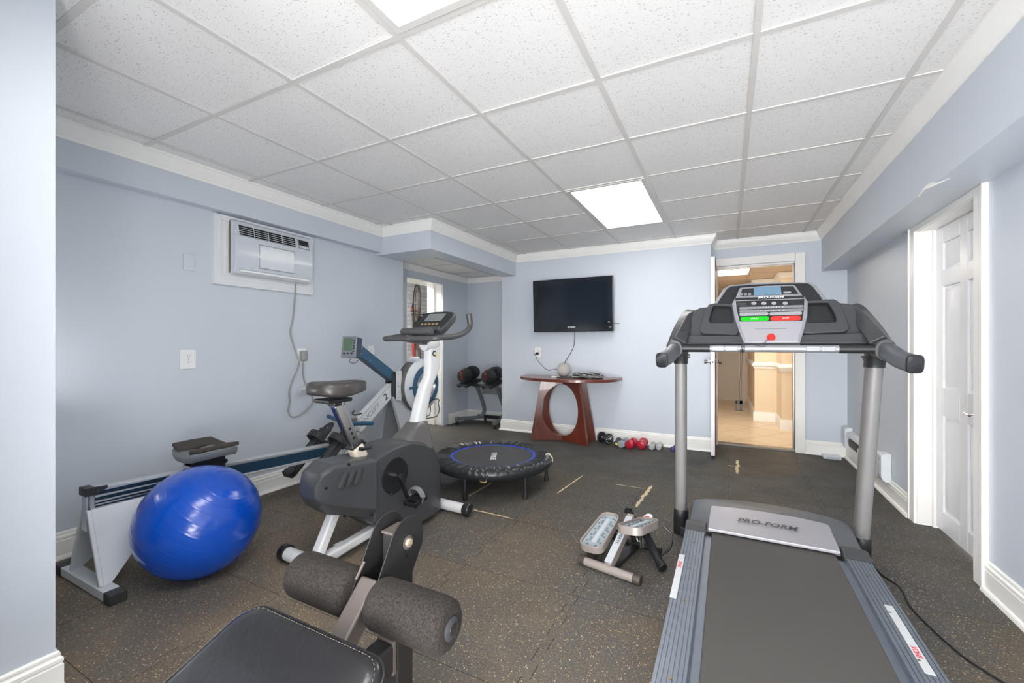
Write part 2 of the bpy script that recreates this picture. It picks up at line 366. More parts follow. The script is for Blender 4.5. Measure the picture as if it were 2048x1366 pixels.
# tiled ceiling
def tiles(mb,x0,x1,y0,y1,z,holes,size=.6096,ax=0,ay=0,sag=.004,T=.02,under=.0):
    i0=math.floor((x0-ax)/size); i1=math.ceil((x1-ax)/size); j0=math.floor((y0-ay)/size); j1=math.ceil((y1-ay)/size)
    for i in range(i0,i1):
        for j in range(j0,j1):
            a,b=max(x0,ax+i*size),min(x1,ax+(i+1)*size); c,d=max(y0,ay+j*size),min(y1,ay+(j+1)*size)
            if b-a<.005 or d-c<.005: continue
            cx_,cy_=(a+b)/2,(c+d)/2
            if any(h[0]<cx_<h[1] and h[2]<cy_<h[3] for h in holes): continue
            z1=[z+.003+random.uniform(0,sag) for _ in range(4)]
            q=[V(a,c,z1[0]),V(b,c,z1[1]),V(b,d,z1[2]),V(a,d,z1[3])]
            mb.hexa(q,[p+V(0,0,.012) for p in q])
def tbars(mb,x0,x1,y0,y1,z,ax,ay,size=.6096,w=.024,holes=()):
    i=math.floor((x0-ax)/size)
    while ax+i*size<x1:
        x=ax+i*size; i+=1
        if x>x0+.01 and x<x1-.01: mb.box((x-w/2,y0,z-.002),(x+w/2,y1,z+.004))
    j=math.floor((y0-ay)/size)
    while ay+j*size<y1:
        y=ay+j*size; j+=1
        if y<=y0 or y>=y1: continue
        k=math.floor((x0-ax)/size)
        while ax+k*size<x1:
            a,b=max(x0,ax+k*size+w/2),min(x1,ax+(k+1)*size-w/2); k+=1
            if b-a<.01: continue
            if any(h[0]<(a+b)/2<h[1] and h[2]+.05<y<h[3]-.05 for h in holes): continue
            dz=random.uniform(-.001,.0015); mb.box((a,y-w/2,z-.001+dz),(b,y+w/2,z+.004+dz))
GX,GY=-2.339,1.236
LX=(GX+2*.6096,GX+3*.6096)
LY=[(GY+3*.6096,GY+5*.6096),(GY-2*.6096,GY),(GY-7*.6096,GY-5*.6096)]
holes=[(LX[0],LX[1],a,b) for a,b in LY]
# extra troffer column over the part of the room behind the camera
LX2=(GX+4*.6096,GX+5*.6096)
holes2=[(LX2[0],LX2[1],GY-5*.6096,GY-3*.6096)]
HOL=holes+holes2
mb=MB(); tiles(mb,-3.12,.88,Y0,5.38,CH,HOL,ax=GX,ay=GY)
ceil=struct('ceiling',mb,'ceiling_tile',bev=.002,seg=1)
mb=MB(); tbars(mb,-3.12,.88,Y0,5.38,CH,GX,GY,holes=HOL); g=mb.build('ceiling_grid','tbar_white',ceil)
struct('ceiling_slab',MB().box((-3.9,Y0-.1,CH+.08),(1.3,5.75,CH+.12)),'ceiling_tile')
mb=MB(); tiles(mb,-3.58,-2.705,3.56,5.5,2.16,[],ax=-3.05-.6096,ay=4.42,sag=.006); cn=struct('ceiling_nook',mb,'ceiling_tile')
mb=MB(); tbars(mb,-3.58,-2.705,3.56,5.5,2.16,-3.05,4.42); mb.build('ceiling_grid','tbar_white',cn)
# troffers
def troffer(x0,x1,y0,y1,z,label,lens,group='recessed ceiling troffers'):
    t=thing('ceiling_light',label,'ceiling light',((x0+x1)/2,(y0+y1)/2,z),0,group)
    hx,hy=(x1-x0)/2-.012,(y1-y0)/2-.012
    MB().ring([(-hx,-hy),(hx,-hy),(hx,hy),(-hx,hy)],[(-hx+.03,-hy+.03),(hx-.03,-hy+.03),(hx-.03,hy-.03),(-hx+.03,hy-.03)],-.004,.05).build('frame','tbar_white',t,bev=.002)
    MB().box((-hx+.028,-hy+.028,.004),(hx-.028,hy-.028,.012)).build('diffuser',lens,t)
    MB().box((-hx,-hy,.05),(hx,hy,.056)).build('housing','tbar_white',t)
troffer(*LX,*LY[0],CH,'lit white rectangular troffer in the ceiling in front of the television wall','troffer_lens')
troffer(*LX,*LY[1],CH,'lit white rectangular troffer cut off by the top edge of the photo','troffer_lens')
troffer(*LX,*LY[2],CH,'lit troffer in the left column behind the camera, out of the photo','troffer_lens')
troffer(*LX2,holes2[0][2],holes2[0][3],CH,'lit troffer in the right column behind the camera, out of the photo','troffer_lens')
# crown and baseboards
cr=[(0,CH-.09),(.006,CH-.09),(.01,CH-.078),(.022,CH-.066),(.04,CH-.03),(.044,CH-.012),(.05,CH-.01),(.05,CH+.004),(0,CH+.004)]
path=[(.87,Y0),(.87,5.37),(-.155,5.37),(-.155,5.01),(-2.50,5.01),(-2.50,3.21),(-3.11,3.21),(-3.11,.553)]
struct('trim_1',molding(MB(),path,cr),'trim_white',ang=25)
z=2.16; cr2=[(0,z-.075),(.005,z-.075),(.01,z-.06),(.035,z-.015),(.04,z),(0,z)]
struct('trim_2',molding(MB(),[(-2.71,5.5),(-3.58,5.5),(-3.58,3.604)],cr2),'trim_white',ang=25)
bbp=[(0,0),(.032,0),(.031,.008),(.026,.016),(.016,.021),(.016,.098),(.013,.102),(.0135,.106),(.016,.108),(.0155,.118),(.009,.124),(.008,.128),(.010,.131),(.009,.138),(.004,.143),(0,.143)]
for nm,p in (('baseboard_right',[(1.085,Y0),(1.085,2.762)]),('baseboard_alcove',[(1.085,3.682),(1.085,5.37),(.728,5.37)]),
    ('baseboard_back',[(-.155,5.34),(-.155,5.01),(-2.71,5.01),(-2.71,5.5),(-3.58,5.5),(-3.58,4.985)]),
    ('baseboard_left',[(-3.58,3.98),(-3.58,3.604),(-3.19,3.604),(-3.19,.553)]),('baseboard_front_left',[(-3.19,.553),(-1.965,.553),(-1.965,Y0)])):
    struct(nm,molding(MB(),p,bbp),'trim_white',ang=25)
# floor adhesive residue marks
M('residue',(214,196,158),.7,var=.15,vscale=60)
def streak(a,b,w,seed):
    r=random.Random(seed); a=Vector(a); b=Vector(b); d=(b-a); n=Vector((-d.y,d.x)).normalized(); k=max(6,int(d.length/.02)); up=[];dn=[]
    for i in range(k+1):
        t=i/k; e=min(1,min(t,1-t)*8+.15); p=a+d*t+n*r.uniform(-.2,.2)*w
        up.append(p+n*w*e*r.uniform(.25,.6)); dn.append(p-n*w*e*r.uniform(.25,.6))
    mb=MB()
    for i in range(k):
        mb._new([V(*dn[i],.0012),V(*dn[i+1],.0012),V(*up[i+1],.0012),V(*up[i],.0012)],[(0,1,2,3)])
    o=mb.build('adhesive_mark','residue',floor); o['label']='pale streak of old adhesive on the rubber floor'
for i,(a,b,w) in enumerate([((-1.169,3.042),(-1.127,3.576),.014),((-.817,3.468),(-.585,3.47),.012),((-.577,3.044),(-.547,3.579),.026),((-1.747,2.664),(-1.738,3.04),.014),((-1.60,2.49),(-1.257,2.477),.016),((.089,4.753),(.075,4.238),.03),((.0,4.5),(.085,4.49),.015)]): streak(a,b,w,i)
# ---- right hand door (six panel) with casing
w=MB()
cs=[(2.849,3.592)]
for y0,y1 in ((2.762,2.852),(3.589,3.682)): w.box((1.065,y0,0),(1.086,y1,1.907)).box((1.060,y0+(.0 if y0<3 else .072),0),(1.07,y0+(.018 if y0<3 else .09),1.907))
w.box((1.066,2.853,1.87),(1.0855,3.588,1.9065))
struct('door_frame_right',w,'trim_white',bev=.003)
fr=bpy.data.objects['door_frame_right']; fr.name='trim_3'
struct('trim_4',MB().box((1.08,3.580,0),(1.22,3.592,1.878)).box((1.08,2.849,0),(1.22,2.861,1.878)).box((1.081,2.862,1.866),(1.219,3.579,1.877)).box((1.150,3.560,0),(1.18,3.582,1.868)),'trim_white',bev=.002)
d=MB()
dx=1.165
d.box((dx+.012,2.862,.012),(dx+.036,3.579,1.864))
struct('door_1',d,'door_white')
door=bpy.data.objects['door_1']
# stiles/rails raised frame around six recessed panels
W0,W1=2.862,3.579; mid=(W0+W1)/2
ys_=[(W0+.105,mid-.045),(mid+.045,W1-.105)]; zs_=[(.13,.715),(.885,1.5),(1.6,1.765)]
q=MB()
for (a,b) in ((W0,W0+.105),(mid-.045,mid+.045),(W1-.105,W1)): q.box((dx,a,.012),(dx+.014,b,1.864))
for a,b in ((.012,.13),(.715,.885),(1.5,1.6),(1.765,1.864)):
    for c,e in ys_: q.box((dx,c,a),(dx+.014,e,b))
for c,e in ys_:
    for a,b in zs_:
        q.hexa([(dx+.0125,c+.014,a+.014),(dx+.0125,e-.014,a+.014),(dx+.0125,e-.014,b-.014),(dx+.0125,c+.014,b-.014)],[(dx+.001,c+.04,a+.04),(dx+.001,e-.04,a+.04),(dx+.001,e-.04,b-.04),(dx+.001,c+.04,b-.04)])
q.build('door_panelling','door_white',door,bev=.004)
h=MB(); h.cyl((dx-.012,2.935,.785),(dx,2.935,.785),.028).cyl((dx-.045,2.935,.785),(dx-.01,2.935,.785),.009)
h.tube(smooth([(dx-.045,2.935,.785),(dx-.047,2.98,.788),(dx-.047,3.03,.780),(dx-.047,3.075,.786)],5),[.009]*6+[.007]*10,10)
h.build('door_handle','chrome',door)
# ---- far doorway with open door
w=MB().box((.64,5.345,0),(.728,5.372,2.12)).box((-.15,5.346,2.035),(.639,5.3715,2.119)).box((.64,5.35,0),(.655,5.5,2.03))
w.box((-.10,5.36,2.012),(.64,5.5,2.028)).box((-.112,5.36,0),(-.10,5.5,2.03))
struct('trim_5',w,'trim_white',bev=.004)
struct('trim_6',MB().box((.625,5.40,0),(.642,5.44,2.02)).box((-.1,5.40,2.0),(.64,5.44,2.014)).box((-.1,5.37,.0),(.64,5.47,.022)),'brushed_nickel',bev=.002)
d=struct('door_2',MB().box((-.149,4.69,.03),(-.112,5.36,2.03)),['door_white'],bev=.002)
MB().box((-.1115,4.69,.03),(-.1095,5.36,2.03)).build('door_edge_veneer','wood_edge',d)
MB().box((-.145,4.688,.0),(-.115,4.72,.03)).build('door_sweep','black_rubber',d)
for sx_,mt in ((-1,'chrome'),(1,'brushed_nickel')):
    x=-.1305+sx_*.0185; MB().lathe([(.03,0),(.028,.008),(.012,.012),(.010,.03),(.022,.038),(.026,.05),(.02,.062),(.0,.064)],(x,4.75,.97),(sx_,0,0),24).build('door_knob',mt,d)
    MB().cyl((x,4.75,1.12),(x+sx_*.012,4.75,1.12),.028).box((x if sx_>0 else x-.03,4.744,1.105),(x+.03 if sx_>0 else x,4.756,1.135)).build('deadbolt',mt,d,bev=.001)
MB().box((-.144,4.687,.93),(-.118,4.6895,1.01)).box((-.144,4.687,1.08),(-.118,4.6895,1.16)).build('latch_plate','brushed_nickel',d)
MB().cyl((-.131,4.684,.97),(-.131,4.6885,.97),.009).build('latch','black_rubber',d)
for zz in (.25,1.85): MB().cyl((-.153,5.352,zz-.05),(-.153,5.352,zz+.05),.007).box((-.154,5.33,zz-.045),(-.149,5.36,zz+.045)).build('hinge','brass_dull',d)
# ---- hall beyond
struct('floor_hall',MB().box((-2.2,5.41,-.05),(2.2,11,.012)),'hall_floor_tile')
mb=MB(); tiles(mb,-2.2,2.2,5.5,11,2.10,[(-.4,.3,5.95,6.4)],size=.6096,ax=.26-.6096*4,ay=5.93-.6096*2); ch_=struct('ceiling_hall',mb,'ceiling_tile_warm')
mb=MB(); tbars(mb,-2.2,2.2,5.5,11,2.10,.26-.6096*4,5.93-.6096*2); mb.build('ceiling_grid','tbar_warm',ch_)
struct('ceiling_slab_hall',MB().box((-2.2,5.5,2.2),(2.2,11,2.22)),'ceiling_tile_warm')
w=MB().box((.36,7.24,0),(2,11,2.33)).box((.64,6.62,0),(2,7.24,2.33)).box((.95,5.5,0),(2,6.62,2.33)); struct('wall_hall_right',w,['hall_tan'])
struct('wall_hall_left',MB().box((-2.2,5.5,0),(-1.6,11,2.33)),'hall_cream')
w=MB().box((-1.6,9.6,0),(-.7,9.8,2.33)).box((-.7,9.6,2.05),(.2,9.8,2.33)).box((.2,9.6,0),(.36,9.8,2.33)); struct('wall_hall_end',w,'hall_cream')
struct('wall_hall_back',MB().box((-2.2,5.5,0),(-.18,5.52,2.33)).box((.72,5.5,0),(1,5.52,2.33)),'hall_cream')
struct('door_3',MB().box((-.7,9.62,.0),(.2,9.66,2.05)),'hall_door')
hp=[(.36,9.6),(.36,7.24),(.64,7.24),(.64,6.62),(.95,6.62),(.95,5.52)][::-1]
struct('baseboard_hall',molding(MB(),hp,[(0,.01),(.018,.01),(.018,.13),(.008,.15),(0,.15)]),'trim_white')
struct('trim_7',molding(MB(),hp,[(0,.79),(.012,.79),(.016,.82),(.035,.835),(.035,.85),(.02,.865),(.01,.885),(0,.885)]),'trim_white')
struct('trim_8',molding(MB(),hp,[(0,2.03),(.05,2.10),(0,2.10)]),'trim_white')
t=thing('ceiling_light','small lit troffer in the tiled hallway ceiling seen through the open door','ceiling light',(-.045,6.235,2.10)); MB().box((-.29,-.29,-.004),(.29,.29,.004)).build('diffuser','hall_lens',t)
MB().ring([(-.30,-.30),(.30,-.30),(.30,.30),(-.30,.30)],[(-.29,-.29),(.29,-.29),(.29,.29),(-.29,.29)],-.006,.02).build('frame','tbar_warm',t)
# ---- bike room beyond the nook opening
w=MB().box((-3.60,4.86,0),(-3.565,4.978,2.08)).box((-3.60,3.98,0),(-3.565,4.10,2.08)).box((-3.60,4.101,1.99),(-3.566,4.859,2.079)); struct('trim_9',w,'wall_paint',bev=.003)
w=MB().box((-3.86,4.872,0),(-3.575,4.884,2.0)).box((-3.86,4.078,0),(-3.575,4.09,2.0)).box((-3.86,4.08,1.985),(-3.575,4.884,2.002)).box((-3.75,4.85,0),(-3.72,4.875,1.99)); struct('trim_10',w,'trim_white',bev=.003)
M('grey_concrete',(150,148,142),.6)
struct('floor_bike_room',MB().box((-5.6,2.5,-.05),(-3.84,8.2,0)),'grey_concrete')
struct('wall_brick',MB().box((-5.6,8.0,0),(-3.84,8.2,2.5)).box((-5.6,2.5,0),(-5.32,8.0,2.5)),'painted_brick')
struct('wall_bike_room_side',MB().box((-5.6,2.4,0),(-3.84,2.5,2.5)).box((-3.86,5.6,0),(-3.75,8.2,2.5)),'wall_paint')
mb=MB(); tiles(mb,-5.6,-3.84,2.5,8.1,2.3,[],ax=-5,ay=5); cb_=struct('ceiling_bike_room',mb,'ceiling_tile')
t=thing('ceiling_light','lit fixture inside the brick bike room, mostly hidden by the doorway','ceiling light',(-4.4,4.6,2.27)); MB().box((-.15,-.6,0),(.15,.6,.03)).build('diffuser','bike_lens',t,bev=.005)
# ================================================================= treadmill
M('tm_grey',(88,91,96),.42,bump=.12,bscale=600)
M('tm_dark',(62,63,66),.42,bump=.12,bscale=600)
M('tm_black',(34,35,38),.4,bump=.1,bscale=600)
M('tm_silver',(150,152,157),.34,.4)
M('tm_upright',(130,128,127),.42,.12,var=.06)
M('tm_rail',(116,124,136),.38,.5,var=.08,vscale=20)
M('tm_belt',(80,77,74),.72,bump=.5,bscale=900,var=.10,vscale=3)
M('tm_lcd',(98,128,150),.25)
M('tm_green',(10,176,20),.35)
M('tm_red',(236,48,42),.35)
M('tm_btn',(150,152,156),.4)
M('tm_plate',(172,170,176),.34,.4)
M('label_clear',(205,208,210),.3)
M('red_ink',(214,48,66),.5); M('dark_ink',(66,68,74),.5); M('white_ink',(232,232,232),.5); M('grey_ink',(120,122,126),.5)
M('safety_red',(226,38,32),.35)
tm=thing('treadmill','large grey running treadmill with console, green and red buttons, facing the far doorway','treadmill',(.188,2.72,0))
xc=.188
def tw(): return W(tm)
LT=lambda T:L2(tm,T)
# deck
tw().box((xc-.30,.97,.07),(xc+.30,2.62,.155)).build('deck','tm_black',tm,bev=.006)
tw().box((xc-.262,.99,.150),(xc+.262,2.50,.168)).build('running_belt','tm_belt',tm,bev=.006,ang=30)
for sx in (-1,1):
    a,b=(xc+sx*.290,xc+sx*.385); lo,hi=min(a,b),max(a,b)
    q=tw()
    # ribbed aluminium rail: profile swept along y
    n=7; w=(hi-lo)/n; pr=[(lo,.06),(lo,.174)]
    for k in range(n): pr+=[(lo+k*w+.0015,.180),(lo+(k+1)*w-.0015,.180),(lo+(k+1)*w-.0008,.1775),(lo+(k+1)*w+.0008,.1775)] if k<n-1 else [(lo+k*w+.0015,.180),(hi-.004,.180)]
    pr+=[(hi,.172),(hi,.06)]
    q.loft([[V(x,y,z) for x,z in pr] for y in (1.0,2.40)]).build('foot_rail','tm_rail',tm,ang=20)
    q=tw(); c=[V(0,2.385,.07),V(0,2.385,.181),V(0,2.43,.190),V(0,2.475,.196),V(0,2.515,.185),V(0,2.54,.15),V(0,2.545,.07)]
    q.loft([[V(x,p.y,p.z) for p in c] for x in (lo-.004,hi+.004)]).build('rail_end_cap','tm_dark',tm,bev=.008,seg=3)
    tw().box((lo,.95,.02),(hi,1.01,.18)).build('rear_end_cap','tm_black',tm,bev=.01)
    tw().cyl((xc+sx*.27,2.50,.15),(xc+sx*.292,2.50,.15),.018).build('roller_bolt','chrome',tm)
    x=xc+sx*.276; tw().box((x-.014,1.0,.14),(x+.014,2.40,.160)).build('deck_edge_strip','tm_rail',tm)
    # labels
    if sx<0: a,b,c_,e=2.09,1.715,-.196,-.176
    else: a,b,c_,e=2.03,1.66,.520,.542
    p=tw().box((c_-.002,b,.1805),(e+.002,a,.1812)).build('rail_label','label_clear',tm)
    yy=(a-.10) if sx<0 else (b+.10)
    text('lettering','SHOX','red_ink',tm,LT(frame(((c_+e)/2,yy,.1816),(0,-sx*-1,0),(sx*-1*-1*-1,0,0))) if False else LT(frame(((c_+e)/2,yy,.1816),(0,1,0),(-1,0,0))),.021,align='CENTER',shear=.2,bold=.0002)
    text('lettering','cushioning','grey_ink',tm,LT(frame(((c_+e)/2,yy-.14 if sx<0 else yy+.13,.1816),(0,1,0),(-1,0,0))),.011) if False else None
    for y in (2.25,1.98,1.72,1.3): tw().cyl((xc+sx*.335,y,.178),(xc+sx*.335,y,.1815),.0045,10).build('screw','brass_dull',tm)
# hood
def hood(x,h):
    e=abs(x)/.385; back=2.905-.115*e**2.4-.04*e**12
    return [V(xc+x,2.462,.05),V(xc+x,2.462,.150),V(xc+x,2.48,.178),V(xc+x,2.60,.212-h),V(xc+x,2.72,.226-h),V(xc+x,back-.05,.222-h),V(xc+x,back-.012,.20-h),V(xc+x,back,.16),V(xc+x,back+.01,.05)]
tw().loft([hood(x,.03 if abs(x)>.37 else (.008 if abs(x)>.35 else 0)) for x in (-.378,-.37,-.35,-.30,-.2,-.1,0,.1,.2,.3,.35,.37,.378)]).build('motor_hood','tm_grey',tm,ang=40)
pl=[(-.279,2.428),(.279,2.428),(.272,2.64),(.255,2.655),(.15,2.674),(0,2.680),(-.15,2.674),(-.262,2.657),(-.274,2.64)]
q=tw(); zt=lambda y:.168+.052*min(1,(y-2.42)/.26)**.6
rg=lambda dz:[V(xc+x,y,zt(y)+dz) for x,y in pl]
q.loft([rg(.0),rg(.016)]).build('brand_plate','tm_plate',tm,bev=.004)
T=frame((xc-.01,2.545,.168+.052*.65+.0172),(1,0,0),(0,1,.19)); text('lettering','PRO-FORM','dark_ink',tm,LT(T),.048,sx=1.12,shear=.3,bold=.0008)
# base frame on the floor
q=tw(); q.box((xc-.47,2.56,.0),(xc+.47,2.63,.05)).box((xc-.46,1.9,.01),(xc-.40,2.85,.05)).box((xc+.385,1.9,.01),(xc+.455,2.85,.05)) if False else q.box((xc-.44,2.70,.012),(xc+.43,2.78,.06)).box((xc-.37,1.6,.015),(xc-.31,2.72,.06)).box((xc+.31,1.6,.015),(xc+.37,2.72,.06))
for sx in (-1,1): q.box((xc+sx*.34-.03,1.6,0),(xc+sx*.34+.03,1.66,.02)).box((xc+sx*.34-.03,2.7,0),(xc+sx*.34+.03,2.76,.02))
q.build('base_frame','tm_black',tm,bev=.006)
# uprights
def oval(c,w,d,t=None,n=20): return [V(c[0]+w*.5*math.copysign(abs(math.cos(a))**.7,math.cos(a)),c[1]+d*.5*math.copysign(abs(math.sin(a))**.7,math.sin(a)),c[2]) for a in [2*PI*k/n for k in range(n)]]
for sx,b,t in ((-1,(xc-.442,2.785),(xc-.433,2.68)),(1,(xc+.430,2.815),(xc+.457,2.665))):
    P=lambda z:(b[0]+(t[0]-b[0])*z/1.06,b[1]+(t[1]-b[1])*z/1.06,z)
    tw().loft([oval(P(z),.066,.10) for z in (.08,1.07)]).build('upright','tm_upright',tm,ang=40)
    tw().loft([oval(P(z),.080+k,.118+k) for z,k in ((0,.004),(.01,.008),(.10,.004),(.145,0),(.15,-.006))]).build('boot','tm_black',tm,ang=40)
    tw().loft([oval(P(z),.078,.112) for z in (1.035,1.05)]+[oval((P(1.12)[0],P(1.12)[1]-.02,1.12),.085,.12)]).build('upright_bracket','tm_black',tm,ang=40)
    for k in (0,1): tw().cyl((P(1.07)[0]-sx*.05,P(1.07)[1]-.02+.03*k,1.075+.012*k),(P(1.07)[0]-sx*.036,P(1.07)[1]-.02+.03*k,1.075+.012*k),.005,10).build('screw','tm_black',tm)
# console face frame
A=frame((xc,2.57,1.135),(1,0,0),(0,.50,.866))
def P2(pts): return [onpl(x,y,A) for x,y in pts]
def slab(pts,h0,h1,name,mt,bev=.003,par=None,**k): return W(tm,A).prism(pts,h0,h1).build(name,mt,par or tm,bev=bev,**k)
cb=P2([(1370,689),(1372,668),(1378,640),(1387,617),(1400,612),(1440,607),(1475,605),(1540,603),(1600,602),(1660,600),(1700,603),(1722,610),(1737,640),(1750,668),(1757,689)])
slab(cb,-.085,-.012,'console_body','tm_dark',.012,seg=3)
lip=P2([(1368,690),(1376,672),(1560,672),(1744,667),(1755,689)])
slab(lip,-.08,.012,'console_lip','tm_dark',.008)
hm=P2([(1424,612),(1432,600),(1447,577),(1460,569.5),(1500,566),(1545,564),(1600,563.5),(1622,564),(1633,571),(1650,592),(1660,606)])
slab(hm,-.075,.0,'console_rim','tm_silver',.006,seg=3)
hi_=P2([(1432,612),(1439,600),(1454,578),(1463,573),(1500,570),(1545,568),(1600,567),(1616,567),(1625,573),(1640,592),(1649,607)])
slab(hi_,-.01,.003,'console_top_panel','tm_black',.002)
# trays on both sides
for side,(outer,inner) in {'l':([(1466,612),(1425,610),(1417,613),(1407,640),(1400,662),(1403,670),(1478,673)],[(1464,615),(1426,614),(1421,630),(1417,646),(1421,650),(1468,650)]),
        'r':([(1608,605),(1668,602),(1677,607),(1690,640),(1697,658),(1693,666),(1602,671)],[(1614,609),(1655,608),(1666,626),(1673,643),(1670,648),(1614,649)])}.items():
    o2=P2(outer); i2=P2(inner)
    # ring between outer and inner via resampled polygons
    def resamp(p,n=40):
        c=(sum(a for a,b in p)/len(p),sum(b for a,b in p)/len(p)); out=[]
        for k in range(n):
            an=2*PI*k/n; d=(math.cos(an),math.sin(an)); best=None
            for i in range(len(p)):
                x1,y1=p[i][0]-c[0],p[i][1]-c[1]; x2,y2=p[(i+1)%len(p)][0]-c[0],p[(i+1)%len(p)][1]-c[1]
                ex,ey=x2-x1,y2-y1; den=d[0]*ey-d[1]*ex
                if abs(den)<1e-12: continue
                t=(x1*ey-y1*ex)/den; u=(x1*d[1]-y1*d[0])/den
                if t>0 and -1e-6<=u<=1+1e-6: best=max(best or 0,t)
            out.append((c[0]+d[0]*(best or 0),c[1]+d[1]*(best or 0)))
        return out
    ci=(sum(a for a,b in i2)/len(i2),sum(b for a,b in i2)/len(i2))
    O=resamp(o2); I=resamp(i2)
    tr=W(tm,A); tr.ring(O,I,-.02,.018); tr=tr.build('bottle_tray','tm_dark',tm,bev=.004,ang=50)
    q=W(tm,A); q.ring([(x*1.0,y) for x,y in I],[(ci[0]+(x-ci[0])*.93,ci[1]+(y-ci[1])*.93) for x,y in I],-.012,.017)
    q.prism([(x,y) for x,y in I],-.0115,-.008); q.build('tray_well','tm_black',tr)
# shield
sh=P2([(1470,602),(1463.7,613),(1468.6,641),(1477,666),(1487,691),(1599,691),(1607,664),(1613.5,636),(1614.6,610),(1606,598)])
slab(sh,-.01,.030,'control_panel','tm_silver',.004,seg=3)
shi=P2([(1473,606),(1470,614),(1475,641),(1483,666),(1493,690),(1593,690),(1601,664),(1607,636),(1608,610),(1602,602)])
slab(shi,.029,.0315,'control_face','tm_plate',.001)
bp_=P2([(1471.5,609),(1473,625),(1479,649.5),(1603,648.3),(1606.5,625),(1607,605)])
slab(bp_,.030,.033,'button_panel','tm_black',.001)
bd=P2([(1470.5,603),(1470,607.5),(1607,603.5),(1605,598.5)]); slab(bd,.030,.034,'brand_band','tm_black',.001)
x,y=onpl(1540,602,A); text('lettering','PRO-FORM','white_ink',tm,LT(A@Matrix.Translation((x,y,.0345))),.018,sx=1.35,shear=.25,bold=.0004)
dr=P2([(1470.6,603),(1478.3,583),(1481,581),(1532.5,577),(1586,575.5),(1590,578),(1604,598)]); slab(dr,-.0,.028,'display_rim','tm_silver',.003)
di=P2([(1480,597.5),(1484,584),(1533,580),(1585,578.5),(1596,594),(1545,596)]); slab(di,.027,.0295,'display_panel','tm_black',.001)
lc=P2([(1506.8,582),(1560,579.3),(1562,595),(1507.5,597)]); slab(lc,.029,.031,'display_screen','tm_lcd',.0005)
def pill(x0,x1,y0,y1,name,mt,h=.0345,n=5,txt=None,tmat='white_ink'):
    a=onpl((x0+x1)/2,(y0+y1)/2,A); w=onpl(x1,(y0+y1)/2,A)[0]-onpl(x0,(y0+y1)/2,A)[0]; hh=abs(onpl(x0,y0,A)[1]-onpl(x0,y1,A)[1])
    o=slab([(px_+a[0],py_+a[1]) for px_,py_ in rrect(w,hh,min(w,hh)*.49,n)],.032,h,name,mt,.0006)
    if txt: text('lettering',txt,tmat,o,LT(A@Matrix.Translation((a[0],a[1],h+.0002))),hh*.45)
    return o
pill(1480.5,1537,640,648.5,'start_button','tm_green',txt='START'); pill(1539.5,1600,639.2,647.7,'stop_button','tm_red',txt='STOP')
for x0,x1,y in ((1478,1535.5,635),(1537.5,1602,634)):
    o=pill(x0,x1,y-3,y+3,'arrow_button','tm_btn')
    for k in (0,1):
        a=onpl(x0+9+k*(x1-x0-18),y,A); s_=1 if k else -1
        W(tm,A).prism([(a[0]-.006,a[1]-.003*s_),(a[0],a[1]+.002*s_),(a[0]+.006,a[1]-.003*s_),(a[0],a[1]+.0035*s_)][::s_],.0345,.035).build('arrow_mark','dark_ink',o)
for y,l in ((621.5,'1   2   3   4   5   6   7   8   9   10'),(628,'2   3   4   5   6   7   8   9   10   12')):
    o=pill(1476,1604,y-2.3,y+2.3,'quick_key_strip','grey_ink'); a=onpl(1540,y,A); text('lettering',l,'white_ink',o,LT(A@Matrix.Translation((a[0],a[1],.0348))),.009)
for x in (1507,1527,1547,1569): pill(x-5,x+5,613.5-3,613.5+3,'round_button','tm_btn')
for x in (1480,1488,1496): pill(x+3-3,x+3+3,595.2-2,595.2+1.5,'small_button','tm_btn',h=.031)
pill(1565,1581,590,593.5,'small_button','tm_btn',h=.031)
for x in (1478.5,1487.5):
    a=onpl(x,615,A); W(tm,A).ring([(a[0]+u,a[1]+v) for u,v in circ(.012,20,ry=.008)],[(a[0]+u,a[1]+v) for u,v in circ(.0108,20,ry=.0068)],.033,.0335).build('button_ring','grey_ink',tm)
a=onpl(1540,664,A); text('lettering','For best results, read the manual','grey_ink',tm,LT(A@Matrix.Translation((a[0],a[1],.0318))),.009) if False else None
W(tm,A).box((a[0]-.07,a[1]-.0015,.0314),(a[0]+.07,a[1]+.0015,.0319)).build('printed_line','grey_ink',tm)
# shoulders, bar and handles
for sx in (-1,1):
    dx=.008 if sx>0 else 0
    X=lambda x:xc+dx+sx*x
    pts=smooth([(X(.375),2.76,1.338),(X(.398),2.725,1.312),(X(.420),2.66,1.255),(X(.436),2.58,1.190),(X(.446),2.53,1.145)],5)
    n=len(pts); ww=[.05+.020*k/(n-1) for k in range(n)]; hh=[.06+.04*k/(n-1) for k in range(n)]
    tw().rods(pts,ww,hh,up=(0,1,.6)).build('console_arm','tm_dark',tm,bev=.012,seg=3)
    q=tw(); cx_=X(.447)
    q.tube([(cx_,2.60,1.135),(cx_,2.54,1.13),(cx_,2.485,1.122)],[.052,.054,.047],24,flat=(1.05,.85)); q.build('arm_socket','tm_dark',tm,bev=.003)
    hp_=smooth([(X(.447),2.51,1.122),(X(.452),2.45,1.112),(X(.468),2.385,1.085),(X(.486),2.32,1.071),(X(.490),2.30,1.068)],5)
    tw().tube(hp_,[.0325]*len(hp_),28,flat=(1.15,.9),pw=.62).build('side_handle','tm_grey',tm,ang=50)
    e=V(*hp_[-1]); d=(e-V(*hp_[-3])).normalized()
    tw().tube([e,e+d*.004,e+d*.008],[.034,.034,.031],28,flat=(1.15,.9),pw=.55).build('handle_cap','tm_black',tm,ang=50)
zb=1.127; yb=2.505
tw().cyl((xc-.41,yb,zb),(xc+.425,yb,zb),.0185).build('handlebar','tm_silver',tm)
